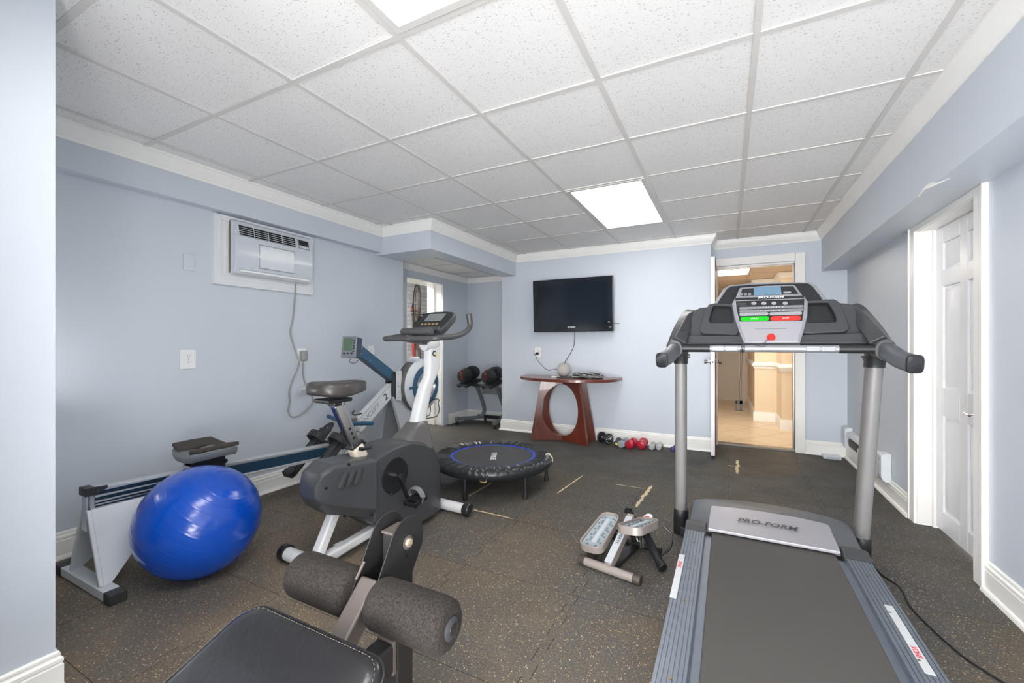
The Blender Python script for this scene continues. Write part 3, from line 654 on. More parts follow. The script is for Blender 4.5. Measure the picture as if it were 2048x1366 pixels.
for a,b in ((-.41,-.272),(.285,.425)): tw().cyl((xc+a,yb,zb),(xc+b,yb,zb),.0205).build('handlebar_sleeve','tm_black',tm,bev=.002)
for a,b in ((-.262,-.205),(-.198,-.140),(.155,.208),(.215,.27)):
    tw().box((xc+a,yb-.0215,zb-.011),(xc+b,yb-.0165,zb+.012)).build('pulse_sensor','tm_btn',tm,bev=.002)
# safety key with tether and clip
kx,ky=onpl(1541,682,A); K=A@V(kx,ky,.034)
q=tw(); q.lathe([(.019,0),(.019,.008),(.015,.012),(0,.013)],K,A.to_3x3()@V(0,0,1),24); q.build('safety_key','safety_red',tm)
bx=onpl(1486,700,frame((0,yb,0),(1,0,0),(0,0,1)))[0]
W(tm).tube(smooth([K+V(0,-.012,.0),K+V(-.03,-.03,-.025),(bx+.09,yb-.03,zb+.012),(bx+.03,yb-.012,zb+.022),(bx,yb,zb+.021)],6),.0015,6).build('tether_cord','tm_black',tm)
q=tw()
for k in (0,.006,.012): q.torus((bx+k-.006,yb,zb),.0205,.0018,(1,0,.15*k),24,6)
for k in (-.005,.005): q.tube(smooth([(bx-.008+k,yb-.02,zb),(bx-.009+k*.6,yb-.022,zb-.1),(bx-.012+k*.9,yb-.022,zb-.2),(bx-.012+k*.4,yb-.022,.852)],5),.0012,6)
q.build('hanging_cord','tm_black',tm)
c0=ony(1478,811,yb-.022)
q=tw(); q.box((c0.x-.017,yb-.027,c0.z-.026),(c0.x-.010,yb-.019,c0.z+.024)).box((c0.x-.017,yb-.027,c0.z+.008),(c0.x+.018,yb-.019,c0.z+.026)).box((c0.x+.002,yb-.027,c0.z-.022),(c0.x+.016,yb-.019,c0.z+.026)).box((c0.x-.017,yb-.026,c0.z-.028),(c0.x+.02,yb-.02,c0.z-.023))
q.build('clothing_clip','black_rubber',tm,bev=.001)
# mains cord on the floor
pp=[onz(*p,.004) for p in [(1735,1118),(1762,1148),(1800,1175),(1822,1215),(1868,1262),(1925,1312),(1985,1352),(2040,1385)]]
tag(W(thing('tmp','x x x x','x')).tube(smooth(pp,8),.0042,8).build('power_cord','black_rubber',None),'thin black mains cord curving over the floor right of the treadmill','cord'); bpy.data.objects.remove(bpy.data.objects['tmp'])
# ================================================================= rowing machine, along the left wall
M('rw_grey',(176,180,184),.35,.1); M('rw_navy',(34,62,84),.35,coat=.3); M('rw_stripe',(24,44,60),.4); M('rw_blue',(46,88,116),.4)
M('rw_rail',(190,194,200),.3,.35); M('rw_black',(44,45,46),.5,bump=.1); M('rw_plastic',(214,218,222),.35); M('rw_mesh',(110,108,106),.6,.3,bump=.6,bscale=900)
M('rw_lcd',(96,124,98),.3); M('foam_black',(66,60,56),.8,bump=.3,bscale=300); M('ac_letter',(150,156,162),.5); M('seat_grey',(118,122,126),.45); M('green_line',(150,170,60),.5)
rx=-2.70
rw=thing('rowing_machine','long grey and navy rowing machine with round flywheel housing against the left wall','rowing machine',(rx,.87,0))
def rq(T=None): return W(rw,T)
zr=lambda y:.470-.052*(y-.85)   # top of rail
# rail
pf=[(-.021,0),(.021,0),(.026,-.006),(.026,-.018),(.020,-.022),(.020,-.086),(.026,-.092),(.026,-.105),(-.026,-.105),(-.026,-.092),(-.020,-.086),(-.020,-.022),(-.026,-.018),(-.026,-.006)]
rq().loft([[V(rx+a,y,zr(y)+b) for a,b in pf] for y in (.87,2.36)]).build('monorail','rw_rail',rw,ang=30)
rq().loft([[V(rx+a,y,zr(y)+b) for a,b in ((.0205,-.024),(.0225,-.024),(.0225,-.085),(.0205,-.085))] for y in (1.0,2.33)]).build('rail_side_panel','rw_navy',rw)
# striped decal on the rear quarter
dec=rq(); 
def band(y0,y1,a0,a1,b0,b1):
    dec._new([V(rx+.0285,y0,zr(y0)-a0),V(rx+.0285,y0,zr(y0)-b0),V(rx+.0285,y1,zr(y1)-b1),V(rx+.0285,y1,zr(y1)-a1),V(rx+.027,y0,zr(y0)-a0),V(rx+.027,y0,zr(y0)-b0),V(rx+.027,y1,zr(y1)-b1),V(rx+.027,y1,zr(y1)-a1)],[(0,1,2,3),(7,6,5,4),(0,4,5,1),(1,5,6,2),(2,6,7,3),(3,7,4,0)])
for k in range(10):
    y0,y1=.885+k*.05,.885+(k+1)*.05; c=lambda y:.012*math.sin((y-.885)*3.2)
    for a,b in ((.020,.036),(.047,.062),(.072,.078),(.086,.092)): band(y0,y1,a-c(y0),a-c(y1),b-c(y0)*.5,b-c(y1)*.5)
rq().box((rx+.020,.885,.0),(rx+.027,1.42,.001)).bm.free()
q=rq(); q.loft([[V(rx+a,y,zr(y)+b) for a,b in ((.0265,-.016),(.0272,-.016),(.0272,-.10),(.0265,-.10))] for y in (.885,1.40)]); q.build('decal_base','rw_grey',rw)
dec.build('decal_stripe','rw_stripe',rw)
text('lettering','CONCEPT 2 MODEL E','dark_ink',rw,L2(rw,frame((rx+.0292,1.10,zr(1.1)-.082),(0,1,-.05),(0,.05,1))),.016)
q=rq(); q.box((rx-.036,.848,zr(.85)-.034),(rx+.036,.885,zr(.85)+.004)); q.loft([[V(rx+.03,.885,zr(.85)-.034),V(rx+.036,.885,zr(.85)-.034),V(rx+.036,.885,zr(.85)+.004),V(rx+.03,.885,zr(.85)+.004)],[V(rx+.03,.93,zr(.9)-.01),V(rx+.034,.93,zr(.9)-.01),V(rx+.034,.93,zr(.9)+.003),V(rx+.03,.93,zr(.9)+.003)]]); q.build('rail_cap','rw_black',rw,bev=.004)
# rear leg: end plate and two splayed side plates, foot bar
zt=zr(.87)-.10
q=rq(); q.box((rx-.027,.855,zt-.10),(rx+.027,.859,zt+.07)); q.build('leg_end_plate','rw_rail',rw,bev=.001)
for sx in (-1,1):
    rq().hexa([(rx+sx*.029,.852,zt),(rx+sx*.029,1.22,zt-.005),(rx+sx*.163,.898,.045),(rx+sx*.163,.855,.045)],[(rx+sx*.024,.852,zt),(rx+sx*.024,1.22,zt-.005),(rx+sx*.158,.898,.045),(rx+sx*.158,.855,.045)]).build('rear_leg','rw_plastic',rw,bev=.002)
    rq().rods([(rx+sx*.028,.862,zt),(rx+sx*.161,.862,.045)],.016,.018,up=(0,1,0)).build('leg_flange','rw_plastic',rw,bev=.004)
rq().box((rx-.245,.845,.004),(rx+.245,.905,.045)).build('rear_foot','rw_plastic',rw,bev=.003)
for sx in (-1,1): rq().box((rx+sx*.265-.03,.842,0),(rx+sx*.265+.03,.908,.049)).build('foot_cap','rw_black',rw,bev=.005)
# seat
ys=1.375; zs=zr(ys)
def seat(u,h,k=0): return [V(rx+a*.165*u,ys+b*.125*u,zs+h+.028*abs(a)**2+k) for a,b in [(math.copysign(abs(math.cos(t))**.55,math.cos(t)),math.copysign(abs(math.sin(t))**.55,math.sin(t))) for t in [2*PI*i/40 for i in range(40)]]]
st=rq().loft([seat(.93,.045),seat(.98,.06),seat(1,.085),seat(.97,.090)]).build('seat','seat_grey',rw,ang=50)
sd=rq()
def pad(u,v):  # u across, v along, horseshoe notch toward rear
    return V(rx+(u-.5)*.30,ys+(v-.5)*.22,zs+.094+.03*abs(2*u-1)**2)
for su in (-1,1):
    pts=[(su*.150,-.105),(su*.155,.0),(su*.15,.100),(su*.05,.112),(su*.035,.02),(su*.055,-.02),(su*.018,-.05),(0,-.055),(0,-.115)]
    z=lambda x:zs+.092+1.1*x*x
    up=[V(rx+x,ys-y*1.0,z(x)+.022) for x,y in pts]; dn=[V(rx+x,ys-y,z(x)) for x,y in pts]
    sd.loft([dn,up])
sd.build('seat_pad','foam_black',st,bev=.006,ang=60)
q=rq(); q.box((rx-.035,ys-.09,zs+.005),(rx-.028,ys+.09,zs+.05)).box((rx+.028,ys-.09,zs-.03),(rx+.035,ys+.09,zs+.05)).box((rx-.03,ys-.08,zs+.03),(rx+.03,ys+.08,zs+.045)); q.build('seat_carriage','rw_black',rw,bev=.002)
for yy in (-.085,.085): rq().cyl((rx-.045,ys+yy,zs+.014),(rx+.045,ys+yy,zs+.014),.013).build('roller','chrome',rw)
# inclined front beam
F0=V(rx,2.28,zr(2.3)-.07); F1=V(rx,2.96,.80)
u=(F1-F0).normalized(); up=V(1,0,0).cross(u)
q=rq(); q.rod(F0,F1,.055,.115,up=up); q.build('front_beam','rw_plastic',rw,bev=.006)
q=rq(); 
for k in (-1,1): q.rod(F0+up*.052*k+V(.0285,0,0),F1+up*.052*k+V(.0285,0,0),.004,.005,up=up)
q.build('beam_ridge','rw_grey',rw)
Tb=frame(F0+(F1-F0)*.46+V(.0285,0,0),u,up)
text('lettering','CONCEPT','ac_letter',rw,L2(rw,Tb),.058,sx=1.15,shear=.15); 
text('lettering','2','rw_navy',rw,L2(rw,frame(F0+(F1-F0)*.76+V(.0285,0,0),u,up)),.085,shear=.1,bold=.001)
# front leg
for sx in (-1,1):
    rq().hexa([(rx+sx*.03,2.86,.70),(rx+sx*.03,3.22,.64),(rx+sx*.19,3.02,.045),(rx+sx*.19,2.92,.045)],[(rx+sx*.024,2.86,.70),(rx+sx*.024,3.22,.64),(rx+sx*.184,3.02,.045),(rx+sx*.184,2.92,.045)]).build('front_leg','rw_grey',rw,bev=.003)
    rq().rods([(rx+sx*.03,2.875,.68),(rx+sx*.19,2.93,.045)],.03,.02,up=(0,1,0)).build('leg_flange','rw_grey',rw,bev=.004)
rq().box((rx-.30,2.92,.012),(rx+.30,2.99,.048)).build('front_foot','rw_grey',rw,bev=.003)
for sx in (-1,1): rq().cyl((rx+sx*.30,2.955,.026),(rx+sx*.325,2.955,.026),.026).build('wheel','rw_black',rw)
# flywheel housing, axle across
Cx,Cy,Cz=rx+.035,3.22,.755
def disc(prof,name,mt,par=rw,seg=48,**k): return rq().lathe(prof,(Cx,Cy,Cz),(1,0,0),seg).build(name,mt,par,**k)
fh=disc([(.14,-.10),(.225,-.085),(.245,-.06),(.252,-.05),(.252,.058),(.242,.066),(.21,.088),(.185,.098),(.178,.095)],'flywheel_housing','rw_plastic',ang=50)
q=rq()
for a0,a1 in ((118,250),):
    def f(uu,vv):
        a=math.radians(a0+(a1-a0)*uu); r=.2555; return V(Cx-.035+.088*vv,Cy+r*math.cos(a),Cz+r*math.sin(a))
    q.grid(f,30,2)
q.build('perforated_screen','rw_mesh',fh,solid=.003)
disc([(.178,.088),(.190,.098),(.187,.104),(.148,.112),(.140,.110),(.140,.09)],'intake_ring','rw_blue',ang=50)
disc([(.140,.06),(.140,.063),(.02,.066),(0,.066)],'fan_disc','rw_black')
q=rq()
for r in (.045,.058,.071,.084,.097,.110,.123,.135): q.torus((Cx+.104,Cy,Cz),r,.0022,(1,0,0),40,6)
for k in range(6):
    a=PI/3*k+.3; q.cyl((Cx+.104,Cy+.03*math.cos(a),Cz+.03*math.sin(a)),(Cx+.104,Cy+.145*math.cos(a),Cz+.145*math.sin(a)),.003,8)
q.build('fan_guard','chrome',rw)
disc([(.036,.095),(.036,.112),(.03,.116),(0,.116)],'hub_cap','rw_black',ang=50)
q=rq(); q.box((Cx+.10,Cy-.075,Cz-.075),(Cx+.135,Cy+.02,Cz+.07)); q.build('damper_lever_housing','rw_black',rw,bev=.014,seg=3)
q=rq(); q.box((Cx+.10,Cy-.24,Cz-.015),(Cx+.112,Cy-.13,Cz+.008)); q.build('damper_lever','rw_blue',rw,bev=.004)
# bracket, screws
q=rq(); q.box((rx-.045,2.865,.66),(rx+.045,2.93,.90)); q.build('chain_box','rw_black',rw,bev=.006)
rq().box((rx-.02,2.858,.69),(rx+.02,2.866,.87)).build('chain_slot','dark_gap',rw)
q=rq(); q.hexa([(rx+.046,2.905,.65),(rx+.046,2.975,.63),(rx+.046,2.975,.91),(rx+.046,2.905,.905)],[(rx+.052,2.905,.65),(rx+.054,2.975,.63),(rx+.054,2.975,.91),(rx+.052,2.905,.905)]); q.build('side_bracket','rw_plastic',rw,bev=.006)
for z in (.67,.77,.88): rq().cyl((rx+.052,2.925,z),(rx+.056,2.925,z),.006,12).build('screw','chrome',rw)
# clips on the housing rim
for a in (108,250):
    a=math.radians(a); p=V(Cx+.035,Cy+.262*math.cos(a),Cz+.262*math.sin(a)); rq().box(p-V(.06,.03,.02),p+V(.04,.03,.02),(a+PI/2,0,0)).build('housing_clip','rw_plastic',rw,bev=.01,seg=3)
# monitor arm + monitor
A0=V(rx+.01,2.90,.855); A1=V(rx+.01,2.50,1.105); ua=(A1-A0).normalized(); upa=V(1,0,0).cross(ua)
rq().rod(A0-ua*.02,A1,.05,.085,up=upa).build('monitor_arm','rw_blue',rw,bev=.006)
rq().rod(A0+upa*.045*(-1 if upa.z>0 else 1)-ua*.02,A1+upa*.045*(-1 if upa.z>0 else 1),.052,.014,up=upa).build('arm_channel','rw_navy',rw,bev=.002)
rq().rod(A1-ua*.014,A1+ua*.003,.054,.09,up=upa).build('arm_end_plate','brushed_nickel',rw,bev=.002)
for k in (.06,.3): 
    p=A1+(A0-A1)*k+V(.0255,0,0)+upa*.02; rq().cyl(p,p+V(.003,0,0),.005,10).build('screw','chrome',rw)
mt=Matrix.Translation((rx-.01,2.435,1.125))@Matrix.Rotation(math.radians(14),4,'Z')@Matrix.Rotation(math.radians(-8),4,'X')
rq(mt).box((-.065,0,-.085),(.065,.075,.085)).build('monitor','rw_navy',rw,bev=.012,seg=3)
mo=[o for o in C.objects if o.name.startswith('monitor')and o.parent==rw and 'arm' not in o.name][-1]
rq(mt).box((-.066,-.014,-.088),(.066,.001,.088)).build('monitor_face','tm_silver',mo,bev=.006,seg=3)
rq(mt).box((-.048,-.0155,-.03),(.030,-.0135,.070)).build('monitor_screen','rw_lcd',mo)
for k in range(5): rq(mt).box((.038,-.0165,.055-k*.022-.006),(.052,-.013,.055-k*.022+.006)).build('button','rw_black',mo,bev=.002)
for k in range(3): rq(mt).box((-.048+k*.034,-.0165,-.056),(-.026+k*.034,-.013,-.044)).build('button','rw_black',mo,bev=.002)
rq().tube(smooth([(rx-.02,2.46,1.04),(rx-.03,2.45,1.01),(rx,2.47,.995),(rx+.02,2.50,1.02)],5),.0025,6).build('wire','rw_black',rw)
# handle and chain swivel
hx=[(-2.95,2.425,.553),(-2.86,2.415,.540),(-2.74,2.405,.522),(-2.68,2.40,.518),(-2.62,2.405,.522),(-2.54,2.415,.530),(-2.45,2.425,.536)]
rq().tube(smooth(hx,4),.0165,14).build('handle','rw_blue',rw,bev=.003)
q=rq(); q.tube([(-2.69,2.41,.525),(-2.69,2.50,.55),(-2.69,2.60,.60)],.007,8).box((-2.71,2.42,.52),(-2.67,2.48,.56)); q.build('chain_swivel','chrome',rw,bev=.003)
rq().tube([(-2.69,2.60,.60),(-2.69,2.87,.78)],.0045,8).build('chain','brushed_nickel',rw)
rq().tube(smooth([(rx-.05,2.52,.60),(rx-.02,2.47,.585),(rx+.03,2.46,.58),(rx+.06,2.50,.59)],5),.006,8).build('handle_hook','rw_black',rw)
# foot plates with straps
for sx in (-1,1):
    fx=rx+sx*.115
    a=V(fx,1.99,.215); b=V(fx,2.30,.485); t=(b-a).normalized(); n=V(1,0,0).cross(t)
    fp=rq().rod(a,b,.115,.022,up=n).build('foot_plate','rw_black',rw,bev=.006)
    rq().rod(a+t*.02-n*-.014,a+t*.30+n*.014,.05,.010,up=n).build('flex_foot','dark_grey_plastic',fp,bev=.004)
    q=rq(); q.rods(smooth([b-t*.10+V(-.07,0,0)+n*.0,b-t*.10+V(-.055,0,0)-n*-.06,b-t*.10-n*-.085,b-t*.10+V(.055,0,0)-n*-.06,b-t*.10+V(.07,0,0)],5),.05,.006,up=n); q.build('foot_strap','rw_black',fp)
    rq().tube(smooth([b-t*.05+V(-.04,0,0),b+t*.03+V(-.02,0,0),b+t*.04+V(.02,0,0),b-t*.03+V(.04,0,0)],4),.018,10,flat=(.5,1.2)).build('toe_piece','rw_black',fp)
    rq().box(a+V(-.05,-.03,-.02),a+V(.05,.02,.03),(.4,0,0)).build('heel_cup','rw_black',fp,bev=.01)
rq().box((rx-.17,2.21,.37),(rx+.17,2.25,.41)).build('foot_bracket','rw_black',rw,bev=.004)
# ================================================================= exercise ball
m,N,L,B=newmat('ball_blue'); B.inputs['Base Color'].default_value=srgb(18,72,190); B.inputs['Roughness'].default_value=.22; B.inputs['Coat Weight'].default_value=.35; B.inputs['Coat Roughness'].default_value=.12
tc=N.new('ShaderNodeTexCoord'); n=N.new('ShaderNodeTexNoise'); n.inputs['Scale'].default_value=7; L.new(tc.outputs['Object'],n.inputs['Vector'])
L.new(mixc(N,L,n.outputs['Fac'],srgb(2,64,172),srgb(8,84,194)),B.inputs['Base Color'])
rb=.266; cb0=V(-2.36,1.178,rb)
d=ray(462,958); 
oc=V(0,0,_hc)-cb0; bq=oc.dot(d); aq=d.dot(d); cq=oc.dot(oc)-rb*rb; t=(-bq-math.sqrt(max(0,bq*bq-aq*cq)))/aq; pole=(V(0,0,_hc)+d*t-cb0).normalized()
prof=[]; N_=180
for i in range(N_+1):
    a=-PI/2+PI*i/N_; deg=90-math.degrees(a); k=min(abs(deg-x) for x in (8,16,25,35,45,56,67,78,90,102,113,124,135,145,155,164,172))
    r=rb+(.0011*max(0,1-k/.8))
    prof.append((r*math.cos(a),r*math.sin(a)))
o=MB().lathe(prof,(0,0,0),(0,0,1),96).build('exercise_ball','ball_blue',None,ang=80)
o.rotation_mode='QUATERNION'; o.rotation_quaternion=V(0,0,1).rotation_difference(pole); o.location=cb0
tag(o,'shiny blue ribbed exercise ball on the floor in front of the rowing machine rail','exercise ball')
# ================================================================= upright exercise bike
M('bk_white',(212,212,213),.4); M('bk_cream',(226,214,196),.4); M('bk_body',(66,67,70),.36,bump=.1,bscale=500,var=.05); M('bk_boot',(98,96,95),.34,.2)
M('bk_seat',(62,58,56),.38,coat=.1); M('bk_bar',(72,72,74),.38); M('strap_grey',(112,112,114),.5); M('bk_lcd',(120,126,122),.3); M('bk_gold',(190,160,110),.35,.5); M('yellow_ink',(214,200,40),.5); M('black_ink',(24,24,28),.5)
bk=thing('exercise_bike','upright exercise bike with black shroud, white frame and brown seat, between ball and trampoline','exercise bike',(-1.845,1.44,0),-.05)
def b_(T=None): return MB(T)
# stabilisers
for nm,y,L_ in (('rear_stabilizer',0.0,.235),('front_stabilizer',.955,.235)):
    s=b_().cyl((-L_,y,.042),(L_,y,.042),.034,28).build(nm,'bk_white',bk)
    for sx in (-1,1):
        q=b_(); n=36; rr=[[V(sx*x,y+(r+(.0012 if k%2 else 0))*math.cos(2*PI*k/n),.043+(r+(.0012 if k%2 else 0))*math.sin(2*PI*k/n)) for k in range(n)] for x,r in ((L_-.012,.036),(L_-.01,.041),(L_+.028,.041),(L_+.036,.036),(L_+.036,.030),(L_+.033,.028))]
        q.loft(rr).build('end_cap','black_plastic',s,ang=25)
# frame tubes
b_().rods([(0,-.005,.05),(0,.10,.25),(0,.16,.35)],.055,.05,up=(0,-1,.5)).build('rear_strut','bk_white',bk,bev=.012,seg=3)
b_().rods([(0,.01,.045),(0,.45,.085),(0,.93,.05)],.055,.05).build('base_tube','bk_white',bk,bev=.012,seg=3)
b_().box((-.02,.12,.086),(.02,.18,.0885)).build('rating_label','label_clear',bk)
# shroud : octagonal sections lofted along y  (y, halfwidth, zbot, ztop)
def sec(y,w,zb,zt,c=.035,cb=.05,wb=None):
    wb=w if wb is None else wb
    return [V(x,y,z) for x,z in ((-w+c,zt),(w-c,zt),(w,zt-c*.8),(w,(zt+zb)/2),(wb,zb+cb),(wb-cb,zb),(-wb+cb,zb),(-wb,zb+cb),(-w,(zt+zb)/2),(-w,zt-c*.8))]
sh=b_(); sh.loft([sec(-.045,.06,.385,.465,.02,.02),sec(-.02,.08,.34,.515,.02,.03),sec(.045,.095,.285,.548,.02,.05),sec(.27,.125,.20,.528,.02,.05),sec(.285,.132,.19,.525,.02,.05)]).build('rear_shroud','bk_body',bk,bev=.008,seg=3,ang=28)
S=[(.275,.118,.17,.520),(.36,.122,.10,.548),(.45,.122,.06,.562),(.56,.120,.035,.562),(.68,.115,.03,.530),(.78,.108,.03,.480),(.84,.098,.03,.40),(.875,.085,.03,.28),(.885,.075,.03,.15)]
s=b_().loft([sec(y,w,zb,zt,.016,.015) for y,w,zb,zt in S]).build('shroud','bk_body',bk,bev=.006,seg=3,ang=40)
# raised slashes on the shroud
for k in range(3):
    y=.075+k*.042; x=lambda yy:.095+.03*(yy-.02)/.25+.0
    q=b_(); q.hexa([(x(y-.03)-.004,y-.022,.425),(x(y)-.004,y,.425),(x(y+.03)-.004,y+.034,.495),(x(y+.03)-.004,y+.012,.495)],[(x(y-.03)+.014,y-.022,.425),(x(y)+.014,y,.425),(x(y+.03)+.012,y+.034,.495),(x(y+.03)+.012,y+.012,.495)])
    q.build('shroud_rib','bk_body',s,bev=.002)
for y,z,xx in ((.0,.44,.0865),(.12,.53,.106),(.10,.27,.1),(.25,.23,.128),(.80,.075,.104)): b_().cyl((xx-.01,y,z),(xx+.0015,y,z),.007,12).build('screw_hole','dark_gap',s)
# crank, disc, pedals
cy,cz=.425,.395
b_().lathe([(.104,.0),(.104,.003),(.098,.006),(.092,.004),(0,.004)],(.119,cy,cz),(1,0,0),40).build('crank_disc','black_plastic',bk)
for a in (1.25,-1.9): b_().sphere((.126,cy+.105*math.cos(a),cz+.105*math.sin(a)),.008,12,8).build('screw','black_plastic',bk)
b_().cyl((-.17,cy,cz),(.17,cy,cz),.012).build('crank_axle','chrome',bk)
for sx,dy,dz in ((1,.055,-.14),(-1,-.0,.15)):
    c=b_().rods([(sx*.155,cy-dy*.1,cz-dz*.1),(sx*.165,cy+dy,cz+dz)],.014,.026,up=(1,0,0)).cyl((sx*.145,cy,cz),(sx*.175,cy,cz),.018).build('crank_arm','black_plastic',bk,bev=.003)
    P=V(sx*.225,cy+dy,cz+dz); ry=.25 if sx>0 else -.3
    T=Matrix.Translation(P)@Matrix.Rotation(ry,4,'X')
    p=b_(T).box((-.045,-.052,-.013),(-.032,.052,.013)).box((.032,-.052,-.013),(.045,.052,.013)).box((-.045,-.052,-.012),(.045,-.042,.012)).box((-.045,.042,-.012),(.045,.052,.012)).cyl((-sx*.06,0,0),(sx*.04,0,0),.01,12)
    for k in (-.015,.015): p.box((-.04,k-.004,-.011),(.04,k+.004,.011))
    p=p.build('pedal','black_plastic',c,bev=.002)
    b_(T).rods(smooth([(-.047,.01,-.008),(-.052,.012,.03),(-.03,.014,.062),(.0,.015,.07),(.03,.014,.062),(.05,.012,.03),(.047,.01,-.008)],5),.032,.003,up=(0,0,1)).build('pedal_strap','strap_grey',p)
# seat post
a=V(0,.125,.835); b=V(0,.245,.585); t=(b-a).normalized(); up=V(1,0,0).cross(t)
sp=b_(); sp.rod(a,b+t*.02,.042,.062,up=up); sp.build('seat_post','chrome',bk,bev=.008,seg=3)
for k in (.06,.09,.12): 
    p=b-t*k+V(.0205,0,0)+up*.0; b_().cyl(p,p+V(.0015,0,0),.007,12).build('post_hole','dark_gap',bk)
b_().rod(a-t*.006,a+t*.004,.046,.066,up=up).build('post_collar','chrome',bk,bev=.003)
b_().rod(b-t*.01,b+t*.11,.062,.082,up=up).build('post_sleeve','bk_cream',bk,bev=.02,seg=4)
b_().rod(b-t*.018,b-t*.008,.066,.086,up=up).build('sleeve_collar','black_plastic',bk,bev=.003)
k0=b+t*.012+V(.03,0,0); b_().cyl(k0,k0+V(.022,.004,0),.011,14).cyl(k0+V(.02,.004,0),k0+V(.065,.02,.012),.009,14).build('adjust_pin','black_plastic',bk)
# seat
def sring(sc,z,dn=0):
    n=44; out=[]
    for i in range(n):
        a=2*PI*i/n; y=.15+.165*math.sin(a)*sc; f=(y-.15)/.165
        pr_=[(-1,.118),(-.75,.126),(-.4,.124),(-.1,.108),(.2,.080),(.5,.054),(.8,.040),(1,.034)]
        j=max(i_ for i_ in range(len(pr_)-1) if pr_[i_][0]<=f+1e-6); u_=(f-pr_[j][0])/(pr_[j+1][0]-pr_[j][0]); w=pr_[j][1]*(1-u_)+pr_[j+1][1]*u_; x=math.copysign(abs(math.cos(a))**.55,math.cos(a))*w*sc
        out.append(V(x,y,z-.012*max(0,-f)*0+.010*abs(f)**2-.012*math.exp(-(x/.03)**2)*(1 if z>.93 else 0)))
    return out
b_().loft([sring(.86,.880),sring(.97,.884),sring(1,.895),sring(1.0,.925),sring(.96,.942),sring(.86,.951),sring(.6,.953),sring(.2,.950)]).build('seat','bk_seat',bk,ang=70)
q=b_(); q.box((-.06,.03,.848),(.06,.18,.868)).box((-.03,.09,.825),(.03,.16,.85)); q.build('seat_clamp','black_plastic',bk,bev=.006)
b_().cyl((-.04,.135,.838),(.04,.135,.838),.010).build('clamp_bolt','chrome',bk)
# boot and mast
def rr(y,z,w,d,n=28,e=.5): return [V(w*math.copysign(abs(math.cos(2*PI*i/n))**e,math.cos(2*PI*i/n)),y+d*math.copysign(abs(math.sin(2*PI*i/n))**e,math.sin(2*PI*i/n)),z) for i in range(n)]
b_().loft([rr(.665,.485,.112,.15),rr(.675,.535,.098,.135),rr(.72,.61,.062,.085),rr(.735,.645,.052,.062),rr(.735,.648,.046,.055)]).build('mast_boot','bk_boot',bk,ang=50)
b_().loft([rr(.735,.62,.040,.052),rr(.775,.75,.037,.048),rr(.825,.88,.034,.046),rr(.865,.93,.032,.044),rr(.885,1.0,.034,.056,e=.36),rr(.888,1.16,.034,.058,e=.36)]).build('console_mast','bk_white',bk,ang=50)
T=frame((.0352,.866,1.085),(0,1,0),(0,0,1)); text('emblem','C','black_ink',bk,T,.050,bold=.002); text('emblem','2','yellow_ink',bk,T@Matrix.Translation((.020,-.013,.0006)),.032,bold=.002)
q=b_(); q.tube([(0,.80,1.145),(0,.88,1.15),(0,.93,1.16)],[.038,.045,.035],20); q.build('mast_head','bk_white',bk,ang=60)
b_().cyl((-.046,.83,1.15),(-.042,.83,1.15),.018).build('knob','black_plastic',bk)
# handlebar
zh=1.185
hb=[(-.235,1.00,1.335),(-.24,1.03,1.285),(-.238,.95,1.235),(-.232,.80,1.205),(-.225,.70,1.19),(-.205,.665,zh),(-.12,.66,zh),(0,.66,zh),(.12,.66,zh),(.20,.665,zh),(.228,.70,1.19),(.245,.80,1.198),(.256,.90,1.222),(.262,.965,1.27),(.258,.955,1.345)]
hbm=smooth(hb[1:] ,6)
hbl=[(-.232,.86,1.21)]+hb[4:]
b_().tube(smooth(hbl,6),.0175,16).build('handlebar','bk_bar',bk,ang=60)
for a0,a1 in (((-.19,.662,zh),(-.06,.66,zh)),((.0,.66,zh),(.12,.66,zh)),): b_().cyl(a0,a1,.0175,18).build('pulse_grip','bk_boot',bk,bev=.002)
b_().tube([(.2612,.967,1.285),(.260,.962,1.32),(.258,.955,1.352)],.020,16).build('bar_end_grip','bk_bar',bk,bev=.003)
b_().rods([(0,.66,zh),(0,.80,1.165),(0,.88,1.155)],.07,.04).build('bar_bracket','bk_bar',bk,bev=.01)
# console
CT=Matrix.Translation((0.012,.865,1.295))@Matrix.Rotation(math.radians(40),4,'X')@Matrix.Diagonal((1.18,1.2,1.1,1))
def cring(pts,h): return [CT@V(x,y,h) for x,y in pts]
out=[(-.105,-.075),(-.118,-.02),(-.122,.06),(-.108,.098),(-.05,.108),(.05,.108),(.108,.098),(.122,.06),(.118,-.02),(.105,-.075)]
hd=b_(CT).prism(out,-.045,.0).build('console_head','bk_body',bk,bev=.012,seg=3)
b_(CT).prism([(x*.93,y*.93) for x,y in out],-.001,.004).build('console_face','black_plastic',hd,bev=.001)
b_(CT).ring(rrect(.125,.066,.006,3,0,.045),rrect(.115,.056,.004,3,0,.045),.003,.0065).build('screen_bezel','tm_silver',hd)
b_(CT).prism(rrect(.116,.057,.004,3,0,.045),.003,.0055).build('console_screen','bk_lcd',hd)
for k in range(5): b_(CT).cyl((-.055+k*.027,-.018-.002*k*0,.003),(-.055+k*.027,-.018,.007),.0085,14).build('button','bk_gold',hd)
b_(CT).prism([(-.105,-.078),(.105,-.078),(.10,-.045),(-.10,-.045)],-.03,.012).build('console_lip','bk_body',hd,bev=.01,seg=3)
b_().tube([(-.09,.71,1.232),(-.03,.695,1.230),(.09,.695,1.230),(.15,.71,1.232)],.024,16,flat=(1,1.3)).build('elbow_pad','bk_bar',bk,bev=.006,seg=3)
